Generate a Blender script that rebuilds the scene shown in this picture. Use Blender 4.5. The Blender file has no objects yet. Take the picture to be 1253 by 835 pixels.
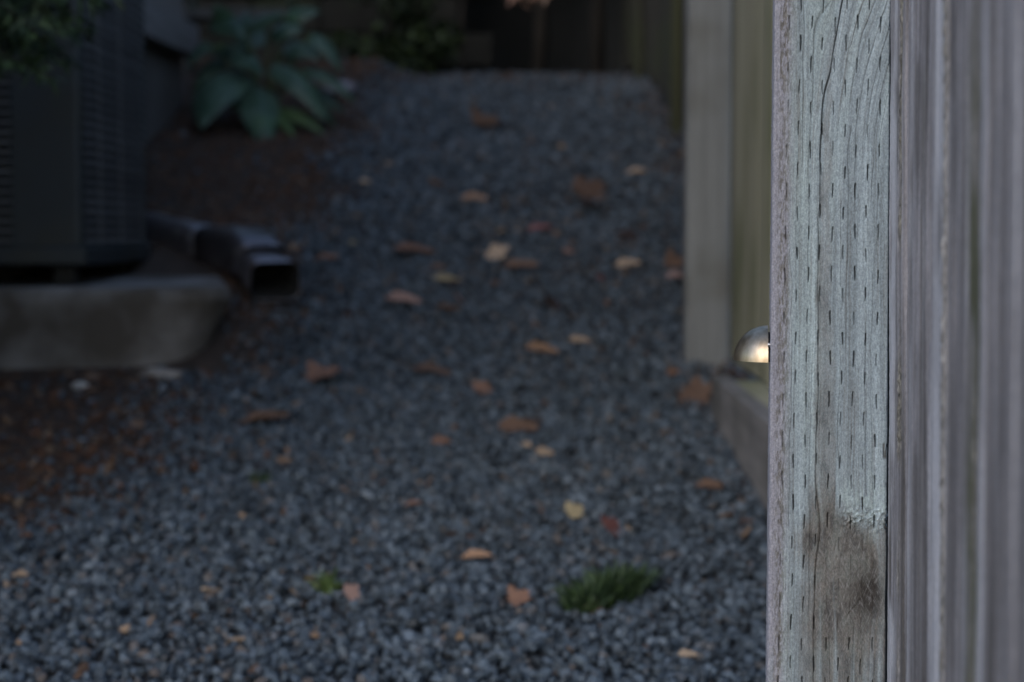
import bpy, math, random
import numpy as np

random.seed(7)
rng = np.random.default_rng(11)
scene = bpy.context.scene
COL = scene.collection

# ---------------------------------------------------------------- camera
CAMZ = 0.83                       # camera height, ground near it is z = 0
TILT = math.radians(4.17)
cam_d = bpy.data.cameras.new("camera")
cam_d.lens = 70.0
cam_d.sensor_width = 36.0
cam_d.clip_start = 0.02
cam_d.clip_end = 400.0
cam_d.dof.use_dof = True
cam_d.dof.focus_distance = 1.515
cam_d.dof.aperture_fstop = 7.0
cam_d.dof.aperture_blades = 0
cam = bpy.data.objects.new("camera", cam_d)
COL.objects.link(cam)
cam.location = (0, 0, CAMZ)
cam.rotation_euler = (math.pi / 2 - TILT, 0, 0)
scene.camera = cam

# ---------------------------------------------------------------- light: dusk under an open sky
SUN_EL, SUN_AZ = math.radians(30), math.radians(205)     # low behind the camera's left shoulder, veiled
world = bpy.data.worlds.new("World")
scene.world = world
world.use_nodes = True
wn = world.node_tree.nodes; wl = world.node_tree.links
bg = wn["Background"]
sky = wn.new("ShaderNodeTexSky")
sky.sky_type = 'NISHITA'
sky.sun_disc = False
sky.sun_elevation = SUN_EL
sky.sun_rotation = SUN_AZ
sky.dust_density = 1.0
sky.air_density = 1.0
sky.ozone_density = 1.4
wl.new(sky.outputs[0], bg.inputs[0])
bg.inputs[1].default_value = 0.15
sun_d = bpy.data.lights.new("sun", 'SUN')
sun_d.energy = 0.55
sun_d.angle = math.radians(40)
sun_d.color = (1.0, 0.97, 0.94)
sun = bpy.data.objects.new("sun", sun_d)
COL.objects.link(sun)
sun.rotation_euler = (math.pi / 2 - SUN_EL, 0, math.pi - SUN_AZ)
scene.view_settings.view_transform = 'Standard'
scene.view_settings.look = 'None'
scene.view_settings.exposure = 0.42
scene.view_settings.gamma = 1.0

# ---------------------------------------------------------------- ground shape
_gy = [-90, -3, 0, 2.68, 3.7, 4.6, 5.5, 10.4, 11.2, 14, 90]
_gz = [-.86, -.85, -.83, -.655, -.589, -.531, -.445, .605, .70, .76, .8]
def sstep(a, b, x):
    t = np.clip((x - a) / (b - a), 0, 1)
    return t * t * (3 - 2 * t)
def G(x, y):
    x = np.asarray(x, float); y = np.asarray(y, float)
    z = sum(np.interp(y + d, _gy, _gz) for d in (-.3, -.15, 0, .15, .3)) / 5
    m = .085 * sstep(-.50, -.78, x) * sstep(5.15, 5.75, y)
    und = .006 * np.sin(x * 5.1 + y * 1.3) * np.sin(y * 3.7 - x) + .004 * np.sin(x * 11 + 2) * np.sin(y * 9)
    return z + m + und + CAMZ
def soil(x, y):                                  # 0 = gravel, 1 = bare soil and bark
    w = .05 * np.sin(y * 4.1) + .03 * np.sin(y * 11.3 + 1)
    near = sstep(-.50, -1.02, x + w)
    far = sstep(-.52, -.82, x + w)
    k = sstep(5.0, 5.8, y)
    near = near * sstep(3.0, 4.0, y)
    s = near * (1 - k) + far * k
    sh_ = .17 * sstep(5.4, 6.6, y); right = sstep(.40 + sh_, .60 + sh_, x + .5 * w) * .8
    top = sstep(9.9, 10.8, y + w) * .6
    return np.clip(np.maximum(np.maximum(s, right), top), 0, 1)
FPX = 70 / 36 * 1253
def ray(px, py):                                 # direction with y = 1, for laying the place out from a survey
    dx = (px - 626.5) / FPX; dy = -(py - 417.5) / FPX
    X = dx; Y = math.cos(TILT) + dy * math.sin(TILT); Z = -math.sin(TILT) + dy * math.cos(TILT)
    return X / Y, Z / Y
def at(px, py, d):
    a, b = ray(px, py)
    return np.array([a * d, d, b * d + CAMZ])
def gnd(px, py):
    a, b = ray(px, py)
    ys = np.linspace(1.5, 11.5, 4000)
    h = b * ys + CAMZ - G(a * ys, ys)
    i = np.argmax(h < 0) if (h < 0).any() else len(ys) - 1
    return np.array([a * ys[i], ys[i], float(G(a * ys[i], ys[i]))])

# ---------------------------------------------------------------- helpers
def lin(r, g, b):
    f = lambda c: ((c / 255 + .055) / 1.055) ** 2.4 if c > 10 else c / 255 / 12.92
    return (f(r), f(g), f(b))
def mesh(name, V, F, smooth=False):
    me = bpy.data.meshes.new(name)
    V = np.asarray(V, np.float32)
    if isinstance(F, np.ndarray):
        n = F.shape[1]
        me.vertices.add(len(V)); me.vertices.foreach_set('co', V.ravel())
        me.loops.add(F.size); me.loops.foreach_set('vertex_index', F.astype(np.int32).ravel())
        me.polygons.add(len(F))
        me.polygons.foreach_set('loop_start', np.arange(0, F.size, n, dtype=np.int32))
        try: me.polygons.foreach_set('loop_total', np.full(len(F), n, np.int32))
        except Exception: pass
        me.update(calc_edges=True); me.validate()
    else:
        me.from_pydata(V.tolist(), [], F); me.update()
    me.polygons.foreach_set('use_smooth', [smooth] * len(me.polygons))
    return me
def tag(o, label=None, cat=None, group=None, kind=None):
    if label: o['label'] = label
    if cat: o['category'] = cat
    if group: o['group'] = group
    if kind: o['kind'] = kind
    return o
def empty(name, loc, label, cat, group=None):
    o = bpy.data.objects.new(name, None); COL.objects.link(o)
    o.location = loc; o.empty_display_size = .05
    return tag(o, label, cat, group)
def wpos(o):
    p = np.array(o.location, float)
    while o.parent:
        o = o.parent; p = p + np.array(o.location, float)
    return p
def obj(name, V, F, mat, parent=None, org=None, smooth=False):
    """V in world coordinates; origin at org (default: the parent's origin)"""
    V = np.asarray(V, float)
    if org is None: org = wpos(parent) if parent else np.zeros(3)
    org = np.asarray(org, float)
    me = mesh(name, V - org, F, smooth)
    o = bpy.data.objects.new(name, me); COL.objects.link(o)
    if mat: me.materials.append(mat)
    if parent:
        o.parent = parent
        o.location = org - wpos(parent)
    else:
        o.location = org
    return o
class MB:
    def __init__(s): s.V = []; s.F = []
    def add(s, V, F):
        n = len(s.V); s.V += [tuple(map(float, v)) for v in V]; s.F += [tuple(i + n for i in f) for f in F]; return s
    def box(s, lo, hi, b=0.0, R=None, c=None):
        lo = np.array(lo, float); hi = np.array(hi, float)
        if b <= 0:
            V = [(x, y, z) for z in (lo[2], hi[2]) for y in (lo[1], hi[1]) for x in (lo[0], hi[0])]
            F = [(0, 2, 3, 1), (4, 5, 7, 6), (0, 1, 5, 4), (2, 6, 7, 3), (0, 4, 6, 2), (1, 3, 7, 5)]
        else:                                    # chamfered box
            V = []; idx = {}
            for sx in (0, 1):
                for sy in (0, 1):
                    for sz in (0, 1):
                        p = np.array([(lo, hi)[sx][0], (lo, hi)[sy][1], (lo, hi)[sz][2]])
                        inn = np.array([1 - 2 * sx, 1 - 2 * sy, 1 - 2 * sz]) * b
                        for a in range(3):
                            q = p + inn; q[a] = p[a]
                            idx[(sx, sy, sz, a)] = len(V); V.append(q)
            F = []
            for a in range(3):
                for s_ in (0, 1):
                    o1, o2 = [k for k in range(3) if k != a]
                    ring = []
                    for u, v in ((0, 0), (1, 0), (1, 1), (0, 1)):
                        k = [0, 0, 0]; k[a] = s_; k[o1] = u; k[o2] = v
                        ring.append(idx[(*k, a)])
                    F.append(tuple(ring) if (s_ == 1) ^ (a == 1) else tuple(ring[::-1]))
            for a in range(3):                   # edges along axis a
                o1, o2 = [k for k in range(3) if k != a]
                for u in (0, 1):
                    for v in (0, 1):
                        k0 = [0, 0, 0]; k1 = [0, 0, 0]; k1[a] = 1
                        k0[o1] = k1[o1] = u; k0[o2] = k1[o2] = v
                        F.append((idx[(*k0, o1)], idx[(*k1, o1)], idx[(*k1, o2)], idx[(*k0, o2)]))
            for sx in (0, 1):
                for sy in (0, 1):
                    for sz in (0, 1):
                        F.append(tuple(idx[(sx, sy, sz, a)] for a in range(3)))
        if R is not None:
            c = np.array(c, float); V = [(np.array(v) - c) @ R.T + c for v in V]
        return s.add(V, F)
    def tube(s, pts, rad, n=8, caps=True):
        pts = np.array(pts, float); rad = np.broadcast_to(rad, (len(pts),))
        V = []; F = []; up = np.array([0, 0, 1.])
        for i, p in enumerate(pts):
            t = pts[min(i + 1, len(pts) - 1)] - pts[max(i - 1, 0)]; t /= np.linalg.norm(t) + 1e-9
            a = np.cross(t, up if abs(t[2]) < .95 else np.array([1., 0, 0])); a /= np.linalg.norm(a)
            b = np.cross(t, a)
            for k in range(n):
                w = 2 * math.pi * k / n
                V.append(p + rad[i] * (a * math.cos(w) + b * math.sin(w)))
        for i in range(len(pts) - 1):
            for k in range(n):
                F.append((i * n + k, i * n + (k + 1) % n, (i + 1) * n + (k + 1) % n, (i + 1) * n + k))
        if caps: F += [tuple(range(n))[::-1], tuple(range((len(pts) - 1) * n, len(pts) * n))]
        return s.add(V, F)
    def make(s, name, mat, parent=None, org=None, smooth=False): return obj(name, s.V, s.F, mat, parent, org, smooth)

def grid_faces(nr, nc, wrap=False):
    r = np.arange(nr - 1)[:, None]; c = np.arange(nc if wrap else nc - 1)[None, :]
    c2 = (c + 1) % nc
    return np.stack([r * nc + c, r * nc + c2, (r + 1) * nc + c2, (r + 1) * nc + c], -1).reshape(-1, 4)

# value noise in numpy
def vnoise(x, y, seed=0):
    xi = np.floor(x).astype(np.int64); yi = np.floor(y).astype(np.int64)
    fx = x - xi; fy = y - yi; fx = fx * fx * (3 - 2 * fx); fy = fy * fy * (3 - 2 * fy)
    def h(a, b):
        n = (a * 374761393 + b * 668265263 + seed * 1442695041) & 0xffffffff
        n = ((n ^ (n >> 13)) * 1274126177) & 0xffffffff
        return ((n ^ (n >> 16)) & 0xffff) / 65535.0
    return (h(xi, yi) * (1 - fx) + h(xi + 1, yi) * fx) * (1 - fy) + (h(xi, yi + 1) * (1 - fx) + h(xi + 1, yi + 1) * fx) * fy
def fbm(x, y, seed=0, oct=4):
    s = 0; a = .5; t = 0
    for k in range(oct):
        s = s + a * vnoise(x * 2 ** k, y * 2 ** k, seed + k * 17); t += a; a *= .5
    return s / t

# ---------------------------------------------------------------- materials
def newmat(name):
    m = bpy.data.materials.new(name); m.use_nodes = True
    nt = m.node_tree; return m, nt, nt.nodes, nt.links, nt.nodes["Principled BSDF"]
def noise_mat(name, c1, c2, scale=(8, 8, 8), rough=.8, bump=.3, bscale=None, detail=6, c3=None, metallic=0, spec=.5, bdist=.004, coat=0, c3scale=1.5, c3lo=.5, c3hi=.68, transl=0):
    m, nt, N, L, P = newmat(name)
    tc = N.new("ShaderNodeTexCoord"); mp = N.new("ShaderNodeMapping"); mp.inputs['Scale'].default_value = scale
    oi = N.new("ShaderNodeObjectInfo"); ad = N.new("ShaderNodeVectorMath"); ad.operation = 'ADD'
    cm = N.new("ShaderNodeVectorMath"); cm.operation = 'SCALE'; cm.inputs[3].default_value = 37.0
    cx = N.new("ShaderNodeCombineXYZ")
    L.new(oi.outputs['Random'], cx.inputs[0]); L.new(oi.outputs['Random'], cx.inputs[1]); L.new(oi.outputs['Random'], cx.inputs[2])
    L.new(cx.outputs[0], cm.inputs[0])
    L.new(tc.outputs['Object'], mp.inputs[0]); L.new(mp.outputs[0], ad.inputs[0]); L.new(cm.outputs[0], ad.inputs[1])
    no = N.new("ShaderNodeTexNoise"); no.inputs['Scale'].default_value = 1; no.inputs['Detail'].default_value = detail; no.inputs['Roughness'].default_value = .65
    L.new(ad.outputs[0], no.inputs['Vector'])
    rp = N.new("ShaderNodeValToRGB"); rp.color_ramp.elements[0].position = .3; rp.color_ramp.elements[1].position = .7
    rp.color_ramp.elements[0].color = (*c1, 1); rp.color_ramp.elements[1].color = (*c2, 1)
    L.new(no.outputs[0], rp.inputs[0])
    out = rp.outputs[0]
    if c3:
        n3 = N.new("ShaderNodeTexNoise"); n3.inputs['Scale'].default_value = c3scale; n3.inputs['Detail'].default_value = 5
        a3 = N.new("ShaderNodeVectorMath"); a3.operation = 'ADD'
        L.new(tc.outputs['Object'], a3.inputs[0]); L.new(cm.outputs[0], a3.inputs[1]); L.new(a3.outputs[0], n3.inputs['Vector'])
        mr = N.new("ShaderNodeMapRange"); mr.inputs[1].default_value = c3lo; mr.inputs[2].default_value = c3hi
        L.new(n3.outputs[0], mr.inputs[0])
        mx = N.new("ShaderNodeMix"); mx.data_type = 'RGBA'; mx.inputs[7].default_value = (*c3, 1)
        L.new(mr.outputs[0], mx.inputs[0]); L.new(out, mx.inputs[6]); out = mx.outputs[2]
    hs = N.new("ShaderNodeHueSaturation")
    mr2 = N.new("ShaderNodeMapRange"); mr2.inputs[3].default_value = .82; mr2.inputs[4].default_value = 1.18
    L.new(oi.outputs['Random'], mr2.inputs[0]); L.new(mr2.outputs[0], hs.inputs['Value']); L.new(out, hs.inputs['Color'])
    L.new(hs.outputs[0], P.inputs['Base Color'])
    P.inputs['Roughness'].default_value = rough; P.inputs['Metallic'].default_value = metallic
    P.inputs['Specular IOR Level'].default_value = spec
    if coat: P.inputs['Coat Weight'].default_value = coat; P.inputs['Coat Roughness'].default_value = .15
    if bump:
        b = N.new("ShaderNodeBump"); b.inputs['Strength'].default_value = bump; b.inputs['Distance'].default_value = bdist
        if bscale:
            n2 = N.new("ShaderNodeTexNoise"); n2.inputs['Scale'].default_value = bscale; n2.inputs['Detail'].default_value = 5
            L.new(tc.outputs['Object'], n2.inputs['Vector']); L.new(n2.outputs[0], b.inputs['Height'])
        else: L.new(no.outputs[0], b.inputs['Height'])
        L.new(b.outputs[0], P.inputs['Normal'])
    return m
def attr_mat(name, rough=.85, fine=900, bump=.35, amt=.25):
    m, nt, N, L, P = newmat(name)
    a = N.new("ShaderNodeAttribute"); a.attribute_name = "tone"
    tc = N.new("ShaderNodeTexCoord")
    mp = N.new("ShaderNodeMapping"); mp.inputs['Scale'].default_value = (1, 1, .3)
    no = N.new("ShaderNodeTexNoise"); no.inputs['Scale'].default_value = fine; no.inputs['Detail'].default_value = 4; no.inputs['Roughness'].default_value = .7
    L.new(tc.outputs['Object'], mp.inputs[0]); L.new(mp.outputs[0], no.inputs['Vector'])
    mr = N.new("ShaderNodeMapRange"); mr.inputs[1].default_value = .25; mr.inputs[2].default_value = .75
    mr.inputs[3].default_value = 1 - amt; mr.inputs[4].default_value = 1 + amt
    L.new(no.outputs[0], mr.inputs[0])
    mu = N.new("ShaderNodeVectorMath"); mu.operation = 'SCALE'
    L.new(a.outputs['Color'], mu.inputs[0]); L.new(mr.outputs[0], mu.inputs[3])
    L.new(mu.outputs[0], P.inputs['Base Color'])
    P.inputs['Roughness'].default_value = rough; P.inputs['Specular IOR Level'].default_value = .25
    b = N.new("ShaderNodeBump"); b.inputs['Strength'].default_value = bump; b.inputs['Distance'].default_value = .0006
    L.new(no.outputs[0], b.inputs['Height']); L.new(b.outputs[0], P.inputs['Normal'])
    return m
def island_mat(name, stops, rough=.8, bump=.4, fine=300, spec=.4, vlo=.7, vhi=1.3):
    """colour picked per loose piece"""
    m, nt, N, L, P = newmat(name)
    g = N.new("ShaderNodeNewGeometry")
    rp = N.new("ShaderNodeValToRGB"); rp.color_ramp.interpolation = 'LINEAR'
    els = rp.color_ramp.elements
    els[0].position = stops[0][0]; els[0].color = (*stops[0][1], 1)
    els[1].position = stops[-1][0]; els[1].color = (*stops[-1][1], 1)
    for p, c in stops[1:-1]:
        e = els.new(p); e.color = (*c, 1)
    L.new(g.outputs['Random Per Island'], rp.inputs[0])
    tc = N.new("ShaderNodeTexCoord"); no = N.new("ShaderNodeTexNoise"); no.inputs['Scale'].default_value = fine; no.inputs['Detail'].default_value = 5
    L.new(tc.outputs['Object'], no.inputs['Vector'])
    mr = N.new("ShaderNodeMapRange"); mr.inputs[1].default_value = .3; mr.inputs[2].default_value = .7; mr.inputs[3].default_value = vlo; mr.inputs[4].default_value = vhi
    L.new(no.outputs[0], mr.inputs[0])
    mu = N.new("ShaderNodeVectorMath"); mu.operation = 'SCALE'; L.new(rp.outputs[0], mu.inputs[0]); L.new(mr.outputs[0], mu.inputs[3])
    L.new(mu.outputs[0], P.inputs['Base Color']); P.inputs['Roughness'].default_value = rough; P.inputs['Specular IOR Level'].default_value = spec
    b = N.new("ShaderNodeBump"); b.inputs['Strength'].default_value = bump; b.inputs['Distance'].default_value = .002
    L.new(no.outputs[0], b.inputs['Height']); L.new(b.outputs[0], P.inputs['Normal'])
    return m

M = {}
M['ground'] = noise_mat('ground_grit_gap_shade', (.010, .011, .012), (.03, .034, .038), (60, 60, 60), .95, .8, c3=(.035, .024, .017), c3scale=2.2, bdist=.01)  # grit colour darkened to deepen the shade in the gaps between stones
M['soil'] = noise_mat('damp_soil', (.028, .019, .014), (.07, .046, .033), (30, 30, 30), .95, .8, bdist=.01)
M['gravel'] = island_mat('crushed_basalt', [(0, (0.017, 0.023, 0.029)), (.3, (0.045, 0.059, 0.075)), (.62, (0.078, 0.101, 0.126)), (.86, (0.116, 0.147, 0.181)), (.91, (0.158, 0.191, 0.229)), (.93, (0.088, 0.067, 0.057)), (.965, (0.121, 0.113, 0.109)), (1, (0.060, 0.078, 0.100))], .55, .5, 260)
M['bark'] = island_mat('bark_bits', [(0, (.036, .018, .011)), (.5, (.095, .042, .022)), (.8, (.14, .07, .038)), (1, (.16, .12, .085))], .85, .5, 200)
M['litter'] = island_mat('leaf_crumbs', [(0, (.05, .03, .022)), (.5, (.13, .075, .05)), (.8, (.22, .15, .10)), (1, (.28, .21, .15))], .8, .3, 200)
M['fence'] = noise_mat('weathered_fence_boards', (.095, .10, .102), (.19, .20, .205), (40, 40, 1.6), .85, .5, c3=(.09, .09, .08), c3scale=3.0, bdist=.003)
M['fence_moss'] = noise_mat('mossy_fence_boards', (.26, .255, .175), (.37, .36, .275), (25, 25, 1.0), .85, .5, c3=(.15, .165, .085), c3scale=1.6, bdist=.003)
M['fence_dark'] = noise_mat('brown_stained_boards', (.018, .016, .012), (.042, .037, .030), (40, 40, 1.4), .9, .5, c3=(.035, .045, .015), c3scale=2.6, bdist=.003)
M['fence_olive'] = noise_mat('dark_olive_post', (.03, .032, .014), (.055, .058, .026), (40, 40, 1.4), .9, .5)
M['shaded_boards'] = noise_mat('deep_shade_boards', (.008, .007, .006), (.02, .018, .014), (40, 40, 1.4), .95, .5)  # board colour darkened to stand for deep shade at the far end
M['sill'] = noise_mat('grey_sill_board', (.13, .128, .132), (.24, .235, .24), (30, 2.0, 30), .85, .5, c3=(.09, .09, .08), c3scale=4, bdist=.003)
M['concrete'] = noise_mat('stained_concrete', (.16, .145, .13), (.36, .34, .33), (9, 9, 14), .9, .6, bscale=90, c3=(.095, .08, .065), c3scale=3.5, c3lo=.42, c3hi=.62, bdist=.004)
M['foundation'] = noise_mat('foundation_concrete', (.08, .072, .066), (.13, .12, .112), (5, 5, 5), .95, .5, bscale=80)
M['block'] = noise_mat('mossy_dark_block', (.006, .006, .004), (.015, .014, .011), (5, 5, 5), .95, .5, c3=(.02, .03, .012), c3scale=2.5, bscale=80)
M['siding'] = noise_mat('painted_siding', (.16, .14, .13), (.21, .19, .18), (1.5, 30, 30), .7, .2)
M['beam'] = noise_mat('weathered_beam', (.16, .145, .14), (.30, .28, .27), (2, 2, 40), .85, .4)
M['shade_roof'] = noise_mat('roof_shingles', (.03, .03, .032), (.07, .07, .07), (14, 14, 14), .95, .5)
M['cabinet'] = noise_mat('dark_enamel_steel', (.018, .024, .027), (.027, .034, .037), (3, 3, 3), .55, .05, bscale=60, c3=(.025, .028, .025), c3scale=5)
M['slat'] = noise_mat('dark_grille_steel', (.12, .12, .122), (.15, .15, .15), (6, 6, 6), .55, 0)
M['coil'] = noise_mat('condenser_coil', (.002, .002, .002), (.005, .005, .005), (2, 2, 200), .7, .2)
M['pipe'] = noise_mat('brown_painted_metal', (.17, .15, .16), (.34, .32, .34), (10, 10, 10), .33, .12, bscale=30, metallic=.85, c3=(.60, .58, .60), c3scale=14, c3lo=.55, c3hi=.7, spec=.7)  # pale patches put sky highlights into the metal's colour
M['bore'] = noise_mat('bore_shade', (.004, .004, .004), (.008, .007, .006), (10, 10, 10), .95, .1)  # near black: shade inside the pipe mouth put into the colour
M['hosta'] = noise_mat('hosta_leaf', (.020, .050, .028), (.085, .13, .10), (14, 14, 14), .38, .25, c3=(.05, .10, .05), c3scale=6, spec=.3)
M['hosta_young'] = noise_mat('hosta_leaf_fresh', (.04, .075, .03), (.09, .14, .055), (9, 9, 9), .5, .15, spec=.3)
M['stalk'] = noise_mat('leaf_stalk', (.05, .08, .02), (.10, .13, .04), (9, 9, 9), .6, 0)
M['weed'] = island_mat('weed_blades', [(0, (.012, .026, .010)), (.6, (.028, .055, .018)), (.9, (.06, .10, .035)), (1, (.09, .14, .05))], .6, 0, 50)
M['weed_bright'] = island_mat('bright_grass_blades', [(0, (.05, .09, .02)), (.6, (.12, .18, .05)), (1, (.2, .26, .09))], .6, 0, 50)
M['evergreen'] = island_mat('evergreen_sprays', [(0, (.007, .017, .006)), (.6, (.018, .040, .015)), (1, (.05, .09, .035))], .6, 0, 50)
M['shrub'] = island_mat('shrub_leaves', [(0, (.005, .011, .003)), (.6, (.014, .026, .006)), (1, (.04, .06, .014))], .6, 0, 50)
M['maple'] = island_mat('rust_leaves', [(0, (.2, .10, .06)), (.6, (.42, .24, .17)), (1, (.5, .36, .28))], .6, 0, 50)
M['trunk'] = noise_mat('dark_bark', (.012, .010, .008), (.035, .028, .022), (20, 20, 4), .95, .8, bdist=.01)
M['rock'] = noise_mat('purple_grey_rock', (.13, .125, .15), (.28, .27, .31), (9, 9, 9), .85, .8, bdist=.01)
M['chip'] = noise_mat('pale_flint', (.3, .3, .3), (.45, .45, .44), (30, 30, 30), .8, .3)
def leaf_mat(name, c):
    c = np.array(c)
    return noise_mat(name, tuple(c * .65), tuple(np.clip(c * 1.2, 0, .8)), (60, 60, 60), .6, .25, c3=tuple(c * .45), c3scale=30, spec=.35, bdist=.001)
LC = {'tan': (.44, .32, .22), 'orange': (.36, .215, .13), 'brown': (.145, .085, .055), 'dark': (.045, .028, .022), 'pink': (.35, .22, .18),
      'red': (.21, .085, .075), 'yellow': (.36, .29, .17), 'rust': (.22, .12, .08), 'pale': (.45, .40, .34)}
for k, c in LC.items(): M['leaf_' + k] = leaf_mat('dry_leaf_' + k, c)

# brass, satin brushed
def brass():
    m, nt, N, L, P = newmat('aged_brass')
    tc = N.new("ShaderNodeTexCoord"); no = N.new("ShaderNodeTexNoise"); no.inputs['Scale'].default_value = 160; no.inputs['Detail'].default_value = 5
    mp = N.new("ShaderNodeMapping"); mp.inputs['Scale'].default_value = (1, 1, .5)
    L.new(tc.outputs['Object'], mp.inputs[0]); L.new(mp.outputs[0], no.inputs['Vector'])
    rp = N.new("ShaderNodeValToRGB"); rp.color_ramp.elements[0].position = .3; rp.color_ramp.elements[1].position = .65
    rp.color_ramp.elements[0].color = (.40, .31, .21, 1); rp.color_ramp.elements[1].color = (.62, .51, .38, 1)
    L.new(no.outputs[0], rp.inputs[0]); L.new(rp.outputs[0], P.inputs['Base Color'])
    P.inputs['Metallic'].default_value = 1.0
    mr = N.new("ShaderNodeMapRange"); mr.inputs[3].default_value = .34; mr.inputs[4].default_value = .44
    L.new(no.outputs[0], mr.inputs[0]); L.new(mr.outputs[0], P.inputs['Roughness'])
    b = N.new("ShaderNodeBump"); b.inputs['Strength'].default_value = .12; b.inputs['Distance'].default_value = .0005
    L.new(no.outputs[0], b.inputs['Height']); L.new(b.outputs[0], P.inputs['Normal'])
    return m
M['brass'] = brass()
M['black'] = noise_mat('black_rubber', (.01, .01, .01), (.02, .02, .02), (50, 50, 50), .7, .1)
M['steel'] = noise_mat('steel_screw', (.4, .4, .4), (.5, .5, .5), (50, 50, 50), .35, .1, metallic=1)
M['lens'] = noise_mat('milky_lens', (.5, .48, .42), (.55, .53, .47), (50, 50, 50), .4, 0)
M['wood_tone'] = attr_mat('weathered_wood')

# ---------------------------------------------------------------- ground sheet
xs = np.concatenate([np.linspace(-90, -3, 14)[:-1], np.arange(-3, 2.5, .05), np.linspace(2.5, 90, 14)])
ys = np.concatenate([np.linspace(-90, 0, 14)[:-1], np.arange(0, 15, .06), np.linspace(15, 90, 14)])
XX, YY = np.meshgrid(xs, ys)
ZZ = G(XX, YY) - .012
g = obj('ground', np.stack([XX, YY, ZZ], -1).reshape(-1, 3), grid_faces(len(ys), len(xs)), M['ground'], smooth=True)
tag(g, kind='structure')
g['label'] = 'gritty ground, darkened for the shade between stones, rising away under the gravel path'
# soil bed: a second sheet along the house side
sx = np.arange(-2.6, -.55, .05); sy = np.arange(2.4, 12.6, .06)
XX, YY = np.meshgrid(sx, sy)
s_ = soil(XX, YY)
ZZ = G(XX, YY) - .012 + np.where(s_ > .5, .004 + .012 * (s_ - .5), -.02 + .024 * s_ * 2)
b = obj('soil_bed', np.stack([XX, YY, ZZ], -1).reshape(-1, 3), grid_faces(len(sy), len(sx)), M['soil'], smooth=True)
tag(b, kind='structure'); b['label'] = 'brown bare soil bed along the house wall'

# ---------------------------------------------------------------- gravel (uncountable)
phi = (1 + 5 ** .5) / 2
ICO = np.array([(-1, phi, 0), (1, phi, 0), (-1, -phi, 0), (1, -phi, 0), (0, -1, phi), (0, 1, phi), (0, -1, -phi), (0, 1, -phi), (phi, 0, -1), (phi, 0, 1), (-phi, 0, -1), (-phi, 0, 1)], float)
ICO /= np.linalg.norm(ICO[0])
IF = np.array([(0, 11, 5), (0, 5, 1), (0, 1, 7), (0, 7, 10), (0, 10, 11), (1, 5, 9), (5, 11, 4), (11, 10, 2), (10, 7, 6), (7, 1, 8), (3, 9, 4), (3, 4, 2), (3, 2, 6), (3, 6, 8), (3, 8, 9), (4, 9, 5), (2, 4, 11), (6, 2, 10), (8, 6, 7), (9, 8, 1)])
def rotmats(n, flat=1.0):
    q = rng.normal(size=(n, 4)); q[:, 1:3] *= flat
    q /= np.linalg.norm(q, axis=1)[:, None]
    w, x, y, z = q.T
    return np.stack([1 - 2 * (y * y + z * z), 2 * (x * y - z * w), 2 * (x * z + y * w), 2 * (x * y + z * w), 1 - 2 * (x * x + z * z), 2 * (y * z - x * w), 2 * (x * z - y * w), 2 * (y * z + x * w), 1 - 2 * (x * x + y * y)], -1).reshape(n, 3, 3)
def fence_x(y):
    return np.interp(y, [5.5, 6.8, 8.9, 11.9], [.655, .755, .765, .66])
def scatter(n, y0, y1, x0=-1.6, x1=.76):
    y = rng.uniform(y0, y1, n); x = rng.uniform(x0, x1, n)
    lo = np.maximum(-.30 * y - .15, x0)
    k = (x > lo) & (x < np.where(y < 5.5, .62, fence_x(y)))
    return x[k], y[k]
def pad_mask(x, y):                              # under the concrete pad
    return (x < -.76 - (y - 5.3) * .17) & (y > 5.24) & (y < 6.38)
def chunks(x, y, size, lift, dims=(1, .75, .55), jit=.22, flat=.45):
    n = len(x)
    V = ICO[None] * (1 + rng.uniform(-jit, jit, (n, 12, 1)))
    d = np.array(dims) * rng.uniform(.75, 1.25, (n, 3))
    V = V * d[:, None, :] * size[:, None, None]
    V = np.einsum('nij,nvj->nvi', rotmats(n, flat), V)
    V += np.stack([x, y, G(x, y) + lift], -1)[:, None, :]
    F = (IF[None] + (np.arange(n) * 12)[:, None, None]).reshape(-1, 3)
    return V.reshape(-1, 3), F
GX = []; GY = []; GS = []
for (y0, y1, dens, sc) in ((2.1, 4.6, 8200, 1.0), (4.6, 7.2, 6000, 1.08), (7.2, 10.9, 3300, 1.35)):
    x, y = scatter(int(dens * (y1 - y0) * 2.36), y0, y1)
    keep = rng.random(len(x)) > soil(x, y) * .97
    keep &= ~pad_mask(x, y)
    x, y = x[keep], y[keep]
    GX.append(x); GY.append(y); GS.append(np.clip(rng.lognormal(math.log(.0074), .33, len(x)), .0035, .016) * sc)
GX = np.concatenate(GX); GY = np.concatenate(GY); GS = np.concatenate(GS)
V, F = chunks(GX, GY, GS, rng.uniform(-.008, .006, len(GX)))
gv = obj('gravel', V, F, M['gravel'])
tag(gv, 'loose blue grey crushed gravel covering the sloping path', 'gravel', kind='stuff')
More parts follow.
